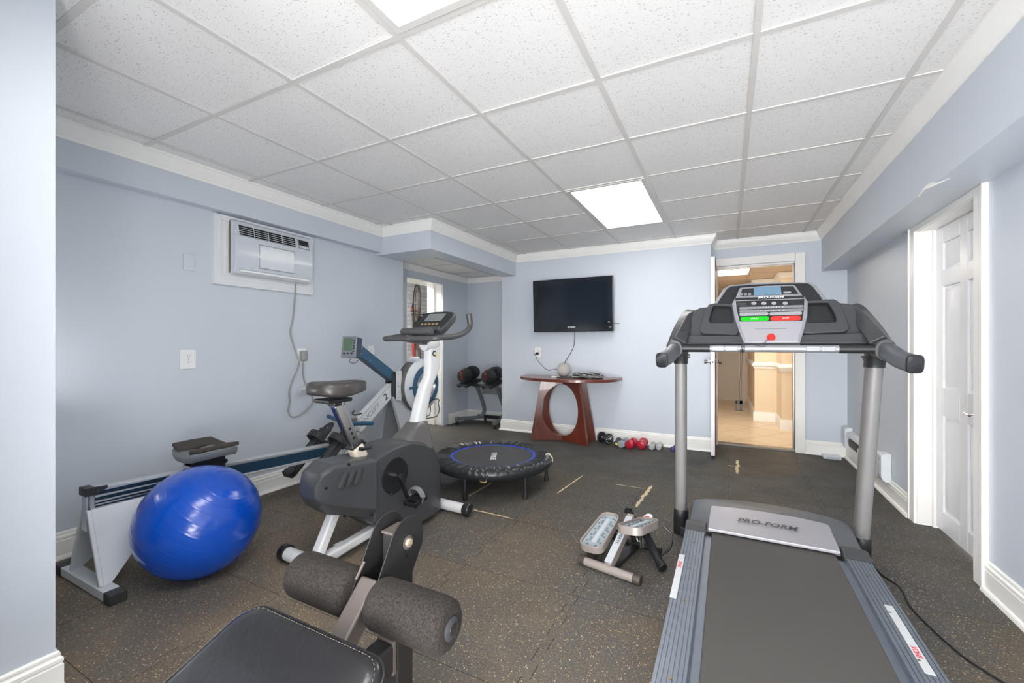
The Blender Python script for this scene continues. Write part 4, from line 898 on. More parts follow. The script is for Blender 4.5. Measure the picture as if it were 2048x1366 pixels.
# bottle cage
w_=.003
q=b_()
q.tube(smooth([(-.018,.795,.665),(-.02,.842,.83),(-.014,.848,.86),(.014,.848,.86),(.02,.842,.83),(.018,.797,.665),(.016,.81,.655)],4),w_,8)
q.tube(smooth([(.016,.81,.655),(.03,.86,.655),(.034,.90,.66)],3),w_,8); q.tube(smooth([(-.016,.81,.655),(-.03,.86,.655),(-.034,.90,.66)],3),w_,8)
q.tube([(-.018,.795,.665),(-.016,.81,.655)],w_,8)
for sx in (-1,1): q.tube(smooth([(sx*.034,.90,.66),(sx*.038,.915,.70),(sx*.038,.905,.75),(sx*.03,.925,.765),(0,.94,.77)],4),w_,8)
q.build('bottle_cage','black_plastic',bk)
# ================================================================= weight bench in the foreground
M('vinyl_black',(30,30,33),.30,bump=.6,bscale=45,coat=.2,var=.08); M('foam_brown',(50,43,39),.95,bump=1,bscale=220,var=.75,vscale=190); M('bn_brown',(104,96,92),.4,.25,var=.08,vscale=30); M('bn_black',(40,39,39),.42,.1,var=.05)
M('stitch',(122,114,102),.8); M('bolt_tan',(186,170,150),.3,.6)
bn=thing('weight_bench','black vinyl weight bench with two brown foam leg rollers, nearest to the camera','weight bench',(-.868,.70,0))
def nq(T=None): return W(bn,T)
# inclined seat pad
ST=Matrix.Translation((-.874,.68,.478))@Matrix.Rotation(math.atan(.372),4,'X')
hw=.243
def ring_pad(w,h,d,r=.06,y0=-.62,n=8):
    r=min(r,w*.9); y0=min(y0,d-2.2*r)
    out=[]
    for (sx,sy,a0) in((1,1,0),(-1,1,90),(-1,-1,180),(1,-1,270)):
        for k in range(n+1):
            a=math.radians(a0+90*k/n); cx_=sx*(w-r); cy_=(d-r) if sy>0 else (y0+r); out.append((cx_+r*math.cos(a),cy_+r*math.sin(a)))
    return [V(x,y,h) for x,y in out]
pad=nq(ST); pad.loft([ring_pad(hw-.02,-.062,-.015),ring_pad(hw-.004,-.058,.0),ring_pad(hw,-.03,.004),ring_pad(hw-.001,-.012,.003),ring_pad(hw-.008,-.002,-.005),ring_pad(hw-.03,.004,-.025),ring_pad(hw-.10,.007,-.09,y0=-.5),ring_pad(hw-.2,.008,-.18,y0=-.4)])
pad=pad.build('seat_pad','vinyl_black',bn,ang=80)
def loop(w,h,d): return [ST@p for p in ring_pad(w,h,d,.06)]
nq().tube(loop(hw+.001,-.014,.004),.0035,8,cyclic=True).build('piping','vinyl_black',pad)
st_=nq(); lp=loop(hw-.010,.0002,-.007); dense=[]
for i in range(len(lp)):
    a,b=lp[i],lp[(i+1)%len(lp)]; k=max(1,int((b-a).length/.009))
    for j in range(k): dense.append((a+(b-a)*j/k,(b-a).normalized()))
for p,d in dense:
    st_.tube([p-d*.0024,p+d*.0024],.0006,5)
st_.build('stitching','stitch',pad)
nq(ST).box((-hw+.03,-.6,-.075),(hw-.03,-.05,-.06)).build('seat_board','bn_black',bn)
# back pad, lower end of the bench, under the photographer's side
BT=Matrix.Translation((-.874,.02,.26))
q=nq(BT); q.box((-.15,-.86,0),(.15,-.02,.06)); q.build('back_pad','vinyl_black',bn,bev=.02,seg=4)
# main beam, posts and feet
nq().rods([(-.868,-.75,.16),(-.868,.1,.20),(-.868,.66,.245),(-.868,.80,.262),(-.868,.915,.262)],.062,.085).build('main_beam','bn_black',bn,bev=.01,seg=3)
nq().box((-.900,.905,.215),(-.836,.918,.312)).build('beam_cap','bn_brown',bn,bev=.003)
nq().box((-.899,.925,.04),(-.839,.995,.60)).build('front_post','bn_black',bn,bev=.008,seg=3)
nq().box((-.900,.922,.598),(-.838,.998,.607)).build('post_cap','bn_brown',bn,bev=.004)
nq().cyl((-.814,.955,.30),(-.8135,.955,.30),.009).build('post_hole','dark_gap',bn)
nq().box((-1.12,.925,.004),(-.60,.985,.05)).build('front_foot','bn_black',bn,bev=.008)
nq().box((-1.05,-.80,.004),(-.69,-.74,.05)).build('rear_foot','bn_black',bn,bev=.008)
nq().box((-.895,-.80,.04),(-.84,-.74,.18)).build('rear_post','bn_black',bn,bev=.008)
# roller arm
a=V(-.872,.66,.298); b=V(-.872,.868,.494); t=(b-a).normalized(); up=V(1,0,0).cross(t)
nq().rod(a,b,.058,.055,up=up).build('roller_arm','bn_brown',bn,bev=.007,seg=3)
# bracket plates
def plate(x):
    c=(.957,.573); r=.073; P=[]
    for k in range(0,25):
        an=math.radians(150-190*k/24); P.append((c[0]+r*math.cos(an),c[1]+r*math.sin(an)))
    P+=[(.955,.44),(.90,.39),(.84,.40),(.806,.455)]
    return nq().prism(P,0,.004,Matrix(((0,0,1,x),(1,0,0,0),(0,1,0,0),(0,0,0,1)))).build('bracket_plate','bn_black',bn,bev=.0015)
plate(-.908); plate(-.834)
for x,s in ((-.829,1),):
    nq().lathe([(.020,0),(.020,.002),(.0,.002)],(x,.957,.573),(1,0,0),24).build('washer','bn_brown',bn)
    bo=nq().lathe([(.0135,.002),(.0135,.004),(.012,.009),(.007,.012),(.005,.012),(.005,.009),(0,.009)],(x,.957,.573),(1,0,0),24).build('pivot_bolt','bolt_tan',bn,ang=40)
nq().cyl((-.8305,.953,.535),(-.8295,.953,.535),.007).build('plate_hole','dark_gap',bn)
nq().tube([(-.90,.83,.51),(-.90,.86,.545)],.004,8).build('weld_bead','bn_brown',bn)
# rollers
nq().cyl((-1.15,.838,.466),(-.585,.838,.466),.014).build('roller_axle','chrome',bn)
for x0,x1 in ((-.905,-1.145),(-.828,-.592)):
    s=1 if x1>x0 else -1; L_=abs(x1-x0)
    r=.064
    nq().lathe([(.02,0),(r-.012,0),(r-.004,.006),(r,.018),(r,L_-.028),(r-.004,L_-.012),(r-.014,L_-.002),(r-.028,L_),(.02,L_-.001)],(x0,.838,.466),(s,0,0),48).build('foam_roller','foam_brown',bn,ang=60)
    nq().lathe([(.027,0),(.027,.004),(.022,.008),(0,.009)],(x1-s*.002,.838,.466),(s,0,0),28).build('roller_cap','dark_grey_plastic',bn,ang=50)
# ================================================================= mini stepper
M('sp_grey',(158,148,142),.38,.2,var=.04); M('sp_light',(192,196,202),.35,.2); M('sp_mat',(150,162,168),.6); M('sp_brown',(70,60,54),.5); M('sp_stud',(104,116,124),.5)
sp=thing('mini_stepper','small grey twist stepper with two studded foot pedals on the floor left of the treadmill','stepper',(-.53,2.10,0),-.197)
def S_(T=None): return MB(T)
S_().cyl((-.135,0,.024),(.135,0,.024),.021,28).build('base_bar','sp_grey',sp)
for s in (-1,1): S_().lathe([(.022,0),(.0245,.002),(.0245,.03),(.022,.036),(.015,.038),(0,.038)],(s*.13,0,.025),(s,0,0),28).build('end_cap','sp_brown',sp,ang=40)
S_().rods([(0,.0,.035),(0,.15,.115),(0,.29,.195)],.036,.046).build('centre_beam','sp_grey',sp,bev=.004)
S_().rods([(0,-.01,.062),(0,.15,.1425),(0,.26,.205)],.036,.003).build('beam_face','sp_light',sp)
d=V(0,.15,.0805).normalized(); up=V(1,0,0).cross(d)
text('lettering','MAXKARE','dark_ink',sp,frame((0,.105,.1215),-d,(1,0,0)),.026,sx=.95,shear=.1)
S_().cyl((-.14,.36,.02),(.14,.36,.02),.018,24).box((-.02,.02,.004),(.02,.36,.022)).build('rear_bar','bn_black',sp)
S_().rods([(0,.36,.03),(0,.33,.12),(0,.29,.19)],.05,.035,up=(0,1,0)).build('rear_post','bn_black',sp,bev=.004)
def pedal(c0,c1,tilt):
    a=V(*c0); b=V(*c1); y=(b-a).normalized(); x=V(math.cos(tilt),0,math.sin(tilt)); x=(x-y*x.dot(y)).normalized(); T=frame((a+b)/2,x,y)
    L_=(b-a).length/2; w=.062
    o=rrect(2*w,2*L_,.045,7); i=rrect(2*w-.016,2*L_-.016,.038,7)
    # tapering outline: front narrower
    tp=lambda P:[(px_*(1-.12*(py_/L_)),py_) for px_,py_ in P]
    p=S_(T).ring(tp(o),tp(i),-.035,.006).prism(tp(i),-.03,-.012).build('pedal','sp_grey',sp,bev=.003,seg=2,ang=50)
    S_(T).prism(tp(rrect(2*w-.018,2*L_-.018,.037,7)),-.013,-.007).build('pedal_mat','sp_mat',p)
    q=S_(T).prism(rrect(.022,L_*1.35,.009,4),-.008,-.002); q.build('pedal_bar','sp_light',p,bev=.001)
    q=S_(T)
    for sx in (-1,1):
        for k in range(10):
            yy=-L_*.80+k*L_*.165; q.lathe([(.0055,-.008),(.0055,-.004),(.004,-.003),(.0025,-.0045),(0,-.0045)],T.to_3x3()@V(0,0,0)*0+V(sx*(.024+.014*(k%2)),yy,0),(0,0,1),10)
            q.lathe([(.0055,-.008),(.0055,-.004),(.004,-.003),(.0025,-.0045),(0,-.0045)],V(sx*(.038-.014*(k%2))*1.0,yy+L_*.05,0),(0,0,1),10) if k%2 else None
    q.build('stud','sp_stud',p); C.objects[-1]['kind']='stuff' if False else 'part'
    return p,T
R_=Matrix.Translation((-.53,2.10,0))@Matrix.Rotation(-.197,4,'Z'); Ri=R_.inverted()
p1,T1=pedal(Ri@V(-.643,2.135,.095),Ri@V(-.592,2.43,.175),.05)
p2,T2=pedal(Ri@V(-.452,2.16,.225),Ri@V(-.375,2.43,.185),.12)
for o in C.objects:
    if o.get('kind')=='part': del o['kind']
for s,P,z in ((-1,T1.translation,.0),(1,T2.translation,.03)):
    S_().rods([(P.x,P.y+.03,P.z-.03),(P.x*.8,.30,P.z-.03),(0.0,.31,.16)],.024,.02).build('pedal_arm','bn_black',sp,bev=.003)
    c=S_().tube([(s*.055,.27,.14),(s*.095,.20,.085)],.011,14).build('piston_rod','chrome',sp)
    S_().tube([(s*.075,.235,.112),(s*.16,.13,.035)] if s<0 else [(s*.075,.29,.13),(s*.19,.19,.04)],.021,18).build('hydraulic_cylinder','black_plastic',sp,bev=.003)
    q=S_().tube([(s*.155,.135,.038),(s*.175,.11,.025)] if s<0 else [(s*.19,.19,.04),(s*.215,.17,.028)],.024,18); q.build('cylinder_cap','black_plastic',sp,bev=.003)
    S_().torus((s*.05,.26,.10),.035,.006,(1,.3,.4),28,8).build('adjust_ring','chrome' if s>0 else 'black_plastic',sp)
S_().tube(smooth([(.17,.30,.185),(.215,.30,.15),(.22,.26,.10),(.19,.22,.07)],5),.006,8).build('resistance_cord','black_plastic',sp)
S_().cyl((-.03,.37,.13),(.06,.41,.15),.022,20).build('display_neck','sp_grey',sp)
dp_=S_().lathe([(.034,-.012),(.038,0),(.036,.006),(.030,.008),(0,.008)],(.055,.395,.165),(-.2,-.5,.9),28).build('step_counter','dark_grey_plastic',sp,ang=50)
S_().lathe([(.027,.0082),(.0,.0095)],(.055,.395,.165),(-.2,-.5,.9),28).build('counter_face','white_plastic',dp_)
S_().box((-.015,-.006,0),(.012,.006,.002)).build('counter_button','tm_red',dp_).location=(.052,.386,.176)
q=S_(); q.box((-.085,.385,.165),(-.035,.405,.18)).cyl((-.05,.395,.18),(-.05,.395,.20),.01).cyl((-.08,.395,.175),(-.068,.395,.195),.008); q.build('adjust_knob','black_plastic',sp,bev=.003)
# ================================================================= trampoline
M('pad_black',(34,36,40),.34,bump=.6,bscale=14,coat=.1); nt=MATS['pad_black'].node_tree
for n in nt.nodes:
    if n.type=='BUMP': n.inputs['Distance'].default_value=.008; n.inputs['Strength'].default_value=.35
M('mat_black',(60,58,58),.4,bump=.25,bscale=500,var=.08,vscale=5); M('ring_blue',(36,78,230),.45); M('foam_yellow',(205,170,100),.8); M('foam_cream',(216,206,188),.8)
tr=thing('trampoline','round black fitness trampoline with a blue ring and wrinkled pad, beside the exercise bike','trampoline',(-1.738,3.06,0))
zt=.232
rnd=random.Random(3); ph=[rnd.uniform(0,6.28) for _ in range(6)]
def padf(u,v):
    a=2*PI*u
    wr=.0035*math.sin(46*a+ph[0]+3*math.sin(5*a))+.0025*math.sin(71*a+ph[1]+2*math.sin(7*a+1))
    prof=[(.350,.0),(.362,.006),(.385,.010),(.42,.012),(.452,.010),(.475,.0),(.487,-.018),(.488,-.045),(.474,-.068),(.455,-.075)]
    k=v*(len(prof)-1); i=min(int(k),len(prof)-2); f=k-i; r=prof[i][0]*(1-f)+prof[i+1][0]*f; z=prof[i][1]*(1-f)+prof[i+1][1]*f
    e=math.sin(PI*min(1,max(0,v*1.15)))
    notch=1-.5*math.exp(-((a-5.03+PI)%(2*PI)-PI)**2/.0009)*0
    return V(r*math.cos(a),r*math.sin(a),zt+z+wr*e*1.3)
S_().grid(padf,360,18).build('edge_pad','pad_black',tr,ang=80,solid=.004)
S_().lathe([(.349,0),(.349,.003),(0,.003)],(0,0,zt-.006),(0,0,1),72).build('jump_mat','mat_black',tr)
q=S_(); q.ring(circ(.351,72),circ(.332,72),zt-.004,zt-.001); q.build('mat_binding','ring_blue',tr)
S_().torus((0,0,zt-.03),.455,.014,(0,0,1),72,10).build('frame_ring','black_plastic',tr)
rt=V(_c,_s,0); fw=V(_s,-_c,0)
text('lettering','FITPULSE','white_ink',tr,frame(V(.02,-.03,zt-.0025),fw,rt),.062,sx=.9,bold=.001)
for k in range(6):
    a=math.radians(-88+60*k); x,y=.448*math.cos(a),.448*math.sin(a)
    l=S_().cyl((x*1.0,y*1.0,.03),(x,y,zt-.03),.0135,18).build('leg','black_plastic',tr)
    S_().lathe([(.018,0),(.019,.004),(.018,.03),(.0155,.045),(.014,.046)],(x,y,0),(0,0,1),20).build('rubber_foot','black_rubber',l,ang=40)
# hinge openings of the folding pad, with foam showing
for k,a in enumerate((-1.20,1.96)):
    x,y=math.cos(a),math.sin(a); T=frame((x*.478,y*.478,zt-.02),(-y,x,0),(0,0,1))
    q=S_(T); q.tube(smooth([(-.03,.03,-.03),(-.032,.0,.004),(-.022,-.035,.016),(0,-.045,.018),(.022,-.035,.016),(.032,0,.004),(.03,.03,-.03)],5),.005,8)
    q.tube(smooth([(-.012,.034,-.04),(-.012,.0,.006),(-.008,-.03,.012)],4),.005,8); q.tube(smooth([(.012,.034,-.04),(.012,.0,.006),(.008,-.03,.012)],4),.005,8); q.build('pad_tie','black_plastic',tr)
    S_(T).tube([(-.026,-.044,.006),(-.01,-.05,.010),(.012,-.05,.010),(.026,-.043,.006)],[.004,.008,.008,.004],10).build('torn_foam','foam_yellow',tr)
a=.35; S_(frame((.487*math.cos(a),.487*math.sin(a),zt-.01),(-math.sin(a),math.cos(a),0),(0,0,1))).rods(smooth([(-.02,.02,-.05),(-.0,.02,-.02),(.0,.0,.004),(.0,-.03,.006)],4),.03,.006,up=(0,0,1)).build('torn_pad_flap','foam_cream',tr)
# ================================================================= console table and what stands on it
m,N,L,B=newmat('cherry_wood'); tc=N.new('ShaderNodeTexCoord'); mp=N.new('ShaderNodeMapping'); mp.inputs['Scale'].default_value=(3,3,.7); L.new(tc.outputs['Object'],mp.inputs[0])
n=N.new('ShaderNodeTexNoise'); n.inputs['Scale'].default_value=6; n.inputs['Detail'].default_value=8; n.inputs['Roughness'].default_value=.7; L.new(mp.outputs[0],n.inputs['Vector'])
L.new(ramp(N,L,n.outputs['Fac'],[(.3,(78,34,23)),(.5,(102,43,27)),(.7,(122,54,32))]),B.inputs['Base Color']); B.inputs['Roughness'].default_value=.28; B.inputs['Coat Weight'].default_value=.3
tb=thing('console_table','reddish brown half-oval console table with crossed oval-cut legs under the television','table',(-1.70,4.79,0))
tx,ty=-1.688,4.80
top=[(tx+.60*math.cos(PI+PI*k/48),ty-.02+.43*math.sin(PI+PI*k/48)) for k in range(49)]+[(tx+.60,4.955),(tx-.60,4.955)]
W(tb).prism(top,.73,.762).build('tabletop','cherry_wood',tb,bev=.003)
for s in (1,-1):
    ang=math.radians(23.2)*s; T=Matrix.Translation((-1.758,4.79,0))@Matrix.Rotation(ang,4,'Z')@Matrix.Rotation(PI/2,4,'X')
    n=64; cz_=.365; O=[];I=[]
    hb_,ht,H_=.392,.262,.73
    for k in range(n):
        a=2*PI*(k+.5)/n; I.append((.252*math.cos(a),cz_+.308*math.sin(a)))
        dx,dy=math.cos(a)*.252,math.sin(a)*.308
        ts=[]
        if dy>0: ts.append((H_-cz_)/dy)
        if dy<0: ts.append((0-cz_)/dy)
        # side lines x = hb-(hb-ht)*z/H
        sl=(hb_-ht)/H_
        den=abs(dx)+sl*dy
        if den>1e-9: ts.append((hb_-sl*cz_)/den)
        t=min(x for x in ts if x>0); O.append((dx*t,cz_+dy*t))
    # force corners
    for cx_,cy_ in ((hb_,0),(-hb_,0),(ht,H_),(-ht,H_)):
        j=min(range(n),key=lambda i:(O[i][0]-cx_)**2+(O[i][1]-cy_)**2); O[j]=(cx_,cy_)
    if s>0: W(tb,T).ring(O,I,-.017,.017).build('leg_panel','cherry_wood',tb,bev=.002,ang=50)
    else: W(tb,T).ring(O,I,-.0165,.0175).build('leg_panel','cherry_wood',tb,bev=.002,ang=50)
M('fabric_grey',(178,176,170),.8,bump=.4,bscale=400)
so=MB(Matrix.Translation((0,0,0))).lathe([(.03,.0),(.045,.002),(.060,.016),(.075,.045),(.079,.075),(.075,.105),(.060,.132),(.04,.147),(.02,.153),(0,.155)],(0,0,0),(0,0,1),40).build('smart_speaker','fabric_grey',None,ang=80)
so.location=(-1.752,4.80,.764); tag(so,'round pale grey speaker ball standing on the console table','speaker')
b1=MB().box((-.05,-.03,0),(.05,.03,.012)).build('small_box','white_plastic',None,bev=.001); b1.location=(-1.80,4.66,.7625); b1.rotation_euler=(0,0,.3); tag(b1,'thin white box lying flat in front of the round speaker on the table','box')
b2=MB().box((-.085,-.045,0),(.085,.045,.011)).build('phone','black_plastic',None,bev=.003); b2.location=(-1.675,4.60,.763); b2.rotation_euler=(0,0,.35); tag(b2,'flat black phone lying on the table between white box and folded cloth','phone')
# folded black and white cloth
m,N,L,B=newmat('striped_cloth'); tc=N.new('ShaderNodeTexCoord'); sx_=N.new('ShaderNodeSeparateXYZ'); L.new(tc.outputs['Object'],sx_.inputs[0])
nn=N.new('ShaderNodeTexNoise'); nn.inputs['Scale'].default_value=9; L.new(tc.outputs['Object'],nn.inputs['Vector'])
w_=math_(N,L,'SINE',math_(N,L,'ADD',math_(N,L,'MULTIPLY',sx_.outputs[2],420),math_(N,L,'ADD',math_(N,L,'MULTIPLY',nn.outputs['Fac'],16),math_(N,L,'MULTIPLY',sx_.outputs[1],26))))
L.new(ramp(N,L,w_,[(.0,(24,26,30)),(.55,(30,32,36)),(.62,(214,214,210))],'CONSTANT'),B.inputs['Base Color']); B.inputs['Roughness'].default_value=.85
q=MB(); rn=random.Random(5)
for l in range(4):
    z0=.006+.011*l; sc=1-.10*l; ox,oy=rn.uniform(-.02,.02),rn.uniform(-.01,.01)
    def f(u,v,z0=z0,sc=sc,ox=ox,oy=oy,l=l):
        x=(u-.5)*.36*sc+ox; y=(v-.5)*.20*sc+oy
        return V(x,y,z0+.005*math.sin(14*u+l)+.004*math.sin(11*v+2*l)-.006*(abs(2*v-1)**4)*(1 if l else .5)-.004*abs(2*u-1)**3)
    q.grid(f,24,14)
cl=q.build('folded_cloth','striped_cloth',None,solid=.009,bev=0,ang=80); cl.location=(-1.44,4.70,.776); cl.rotation_euler=(0,0,.12); tag(cl,'crumpled black and white striped cloth lying on the table right of the speaker','cloth')
# ================================================================= television
M('tv_bezel',(18,24,32),.18,coat=.4); M('tv_screen',(16,26,36),.12,coat=.3)
tv=thing('television','flat black television mounted high on the wall above the console table','television',(-1.68,4.88,1.30),0,rot=(math.radians(2.6),0,0))
t_=MB().box((-.505,0,0),(.505,.05,.645)).build('tv_housing','tv_bezel',tv,bev=.008,seg=3)
MB().prism([(-.445,.075),(.445,.075),(.445,.59),(-.445,.59)],0,.0008,Matrix(((1,0,0,0),(0,0,-1,.0),(0,1,0,0),(0,0,0,1)))).build('screen','tv_screen',tv)
text('lettering','DYNEX','white_ink',tv,frame((0,-.0008,.055),(1,0,0),(0,0,1)),.026,bold=.0005,sp=1.2)
MB().box((-.2,.05,.2),(.2,.12,.45)).build('wall_mount','black_plastic',tv,bev=.004)
MB().box((.40,.07,.085),(.56,.08,.092)).build('mount_rod','dark_grey_plastic',tv)
for x,z in ((.47,.05),(.455,.11)): MB().box((x-.012,-.001,z-.006),(x+.012,.0,z+.006)).build('sticker','grey_ink',tv)
p=[ony(1149,664,4.97),ony(1148,690,4.985),ony(1140,708,4.985),ony(1130,724,4.985),ony(1127,745,4.985)]
W(tv).tube(smooth(p,6),.003,8).build('power_cord','black_rubber',tv)
# ================================================================= outlets and plates
def plate_(name,lab,T,w,h,kind='outlet'):
    t=thing(name,lab,'outlet' if kind=='outlet' else 'wall plate',T.translation); t.rotation_mode='QUATERNION'; t.rotation_quaternion=T.to_quaternion()
    MB().prism(rrect(w,h,.004,3),0,.006).build('cover_plate','white_plastic' if kind!='painted' else 'wall_paint',t,bev=.0025)
    if kind=='outlet':
        for s in (-1,1):
            f=MB().prism([(x,y*1.0) for x,y in circ(.0165,24,0,s*.0195,.0135)],.0055,.0075).build('receptacle','white_plastic',t)
            q=MB()
            for sx in (-1,1): q.box((sx*.0062-.001,s*.0195-.001,.0074),(sx*.0062+.001,s*.0195+.0065,.0078))
            q.cyl((0,s*.0195-.006,.0074),(0,s*.0195-.006,.0078),.0024,10); q.build('slot','dark_gap',f)
        MB().cyl((0,0,.0058),(0,0,.0068),.0028,10).build('screw','brushed_nickel',t)
    return t
FL=lambda y,z:frame((-3.188,y,z),(0,1,0),(0,0,1))
plate_('wall_outlet','white double outlet alone on the left wall above the rowing machine seat',FL(1.518,1.05),.092,.128)
plate_('wall_outlet','white outlet below the air conditioner with a grey plug in it',FL(2.358,1.05),.09,.128)
plate_('wall_outlet','small white outlet on the left wall behind the rowing machine monitor',FL(3.13,1.075),.075,.118)
plate_('wall_plate','blank wall plate painted blue, left of the air conditioner',FL(1.522,1.694),.066,.112,'painted')
plate_('wall_outlet','white outlet on the back wall left of the console table',frame((-2.178,5.008,1.046),(1,0,0),(0,0,1)),.088,.128)
pl_=MB().box((-.018,0,-.014),(.018,.03,.014)).build('plug','black_plastic',None,bev=.005); 
cr_=thing('speaker_cord','black cord running from the back wall outlet down to the round speaker','cord',(-2.178,5.0,1.03)); pl_.parent=cr_; pl_.location=(0,-.034,0)
p=[V(-2.18,4.965,1.03),V(-2.215,4.96,1.02),ony(1071,712,4.96),ony(1078,725,4.95),ony(1095,740,4.93),ony(1112,738,4.90),V(-1.83,4.83,.82)]
W(cr_).tube(smooth(p,7),.003,8).build('cable','black_rubber',cr_)
# ================================================================= air conditioner
M('ac_white',(206,212,220),.22,coat=.3); M('ac_trim',(228,230,233),.4); M('ac_grey',(150,156,164),.4); M('cord_grey',(150,152,148),.5); M('foam_tan',(150,136,110),.9)
ac=thing('air_conditioner','wall air conditioner in a white moulded frame high on the left wall','air conditioner',(-3.19,2.055,1.57))
# framed trim with mitred steps
def frm(y0,y1,z0,z1,w,x0,x1): 
    T=Matrix(((0,0,1,0),(1,0,0,0),(0,1,0,0),(0,0,0,1))); return ([(y0,z0),(y1,z0),(y1,z1),(y0,z1)],[(y0+w,z0+w),(y1-w,z0+w),(y1-w,z1-w),(y0+w,z1-w)],x0,x1,T)
q=W(ac)
for w,a,d in ((.018,0,.030),(.028,.016,.026),(.030,.043,.018),(.030,.066,.022)): q.ring(*frm(1.667+a,2.447-a,1.57+a,2.062-a*.6,w,-3.192,-3.19+d))
q.build('surround','ac_trim',ac,bev=.002)
W(ac).box((-3.19,1.765,1.66),(-3.15,2.385,2.035)).build('foam_seal','foam_tan',ac)
bx=W(ac); pr=[(-3.16,1.655),(-3.108,1.655),(-3.088,1.70),(-3.082,1.80),(-3.09,1.93),(-3.104,2.0),(-3.125,2.033),(-3.16,2.035)]
bx.loft([[V(x,y,z) for x,z in pr] for y in (1.765,1.772,2.378,2.386)]); bx.build('casing','ac_white',ac,bev=.004,ang=40,seg=2)
sx=lambda z:-3.082-.022*max(0,(z-1.80)/.2)**1.5
g=W(ac); g.hexa([(-3.13,1.79,1.925),(-3.13,2.235,1.925),(-3.13,2.235,2.005),(-3.13,1.79,2.005)],[(-3.088,1.79,1.925),(-3.088,2.235,1.925),(-3.103,2.235,2.005),(-3.103,1.79,2.005)]); g=g.build('grille','dark_gap',ac)
q=W(ac)
for k in range(6):
    z=1.928+k*.0148; x=-3.0865-.015*(k/5.); q.box((x-.004,1.79,z-.0014),(x+.001,2.235,z+.0014))
for y in (1.79,1.90,2.01,2.12,2.233): q.hexa([(-3.095,y-.0015,1.925),(-3.095,y+.0015,1.925),(-3.11,y+.0015,2.005),(-3.11,y-.0015,2.005)],[(-3.0848,y-.0015,1.925),(-3.0848,y+.0015,1.925),(-3.1,y+.0015,2.005),(-3.1,y-.0015,2.005)])
q.build('grille_louvre','ac_white',g)
cp=W(ac).hexa([(-3.10,2.255,1.925),(-3.10,2.355,1.925),(-3.118,2.355,2.0),(-3.118,2.255,2.0)],[(-3.084,2.255,1.925),(-3.084,2.355,1.925),(-3.099,2.355,2.0),(-3.099,2.255,2.0)]).build('control_panel','ac_grey',ac,bev=.002)
W(ac).hexa([(-3.10,2.262,1.955),(-3.10,2.35,1.955),(-3.11,2.35,1.996),(-3.11,2.262,1.996)],[(-3.0885,2.262,1.955),(-3.0885,2.35,1.955),(-3.0975,2.35,1.996),(-3.0975,2.262,1.996)]).build('display','tv_bezel',cp)
for k in range(4): W(ac).box((-3.09,2.268+k*.02,1.934),(-3.0835,2.280+k*.02,1.944)).build('button','white_plastic',cp)
W(ac).hexa([(-3.10,1.935,1.715),(-3.10,2.215,1.715),(-3.10,2.215,1.885),(-3.10,1.935,1.885)],[(-3.0808,1.935,1.715),(-3.0808,2.215,1.715),(-3.0812,2.215,1.885),(-3.0812,1.935,1.885)]).build('access_door','ac_white',ac,bev=.003)
W(ac).ring(*frm(1.931,2.219,1.711,1.889,.0035,-3.09,-3.0825)).build('door_seam','ac_grey',ac)
W(ac).box((-3.10,1.80,1.668),(-3.086,2.355,1.684)).build('air_outlet','white_plastic',ac,bev=.003)
W(ac).box((-3.11,1.795,1.684),(-3.0895,2.36,1.687)).build('outlet_shadow_line','ac_grey',ac)
text('lettering','LG','ac_grey',ac,L2(ac,frame((-3.083,2.085,1.905),(0,1,0),(-.1,0,1))),.016)
cc=[onx(591,567,-3.13),onx(589,600,-3.14),onx(585,640,-3.15),onx(580,665,-3.15),onx(588,695,-3.15),onx(597,722,-3.14),onx(597,732,-3.14),onx(583,765,-3.14),onx(578,785,-3.14),onx(579,805,-3.15),onx(576,822,-3.15),onx(583,834,-3.15),onx(600,830,-3.15),onx(620,813,-3.15),onx(625,800,-3.15),onx(622,788,-3.15),onx(613,772,-3.15),onx(606,752,-3.15),onx(606,722,-3.15)]
W(ac).tube(smooth(cc,5),.0052,8).build('power_cord','cord_grey',ac)
pc=onx(606,712,-3.17); W(ac).box((-3.182,pc.y-.026,pc.z-.042),(-3.14,pc.y+.026,pc.z+.042)).build('plug','cord_grey',ac,bev=.012,seg=3)
tc_=onx(607,782,-3.13); W(ac).box((-3.15,tc_.y-.03,tc_.z-.028),(-3.12,tc_.y+.03,tc_.z+.028),(.25,.5,0)).build('cord_tag','label_clear',ac,bev=.002)
# ================================================================= adjustable dumbbells on a rack, in the nook
M('rk_grey',(120,126,130),.4,.4); M('rk_black',(36,38,42),.5); M('plate_black',(34,36,40),.38)
rk=thing('dumbbell_rack','grey steel dumbbell stand on castors in the nook, left of the television wall','dumbbell rack',(-3.10,5.15,0))
def R(T=None): return W(rk,T)
xl,xr=-3.38,-2.83
for x,xx in ((-3.19,-3.43),(-2.86,-2.815)):
    R().rods(smooth([(x-.02,5.30,.09),(x,5.33,.14),(x+.015,5.325,.22),(x-.01,5.25,.42),(x-.04,5.18,.58)],5),.045,.04,up=(0,1,0)).build('upright','rk_grey',rk,bev=.004)
    R().rod((x+.0,5.36,.085),(xx,5.0,.085),.045,.045).box((xx-.028,4.975,.055),(xx+.028,5.03,.115)).build('foot','rk_grey',rk,bev=.004)
    for yy,xa in ((5.0,xx),(5.38,x)):
        R().cyl((xa-.012,yy,.022),(xa+.012,yy,.022),.022,18).box((xa-.016,yy-.012,.02),(xa+.016,yy+.012,.065)).build('castor','rk_black',rk)
R().box((-3.30,5.335,.065),(-2.80,5.39,.11)).build('rear_crossbar','rk_black',rk,bev=.004)
R().box((-3.17,5.26,.43),(-2.86,5.275,.53)).build('cross_plate','rk_grey',rk,bev=.003)
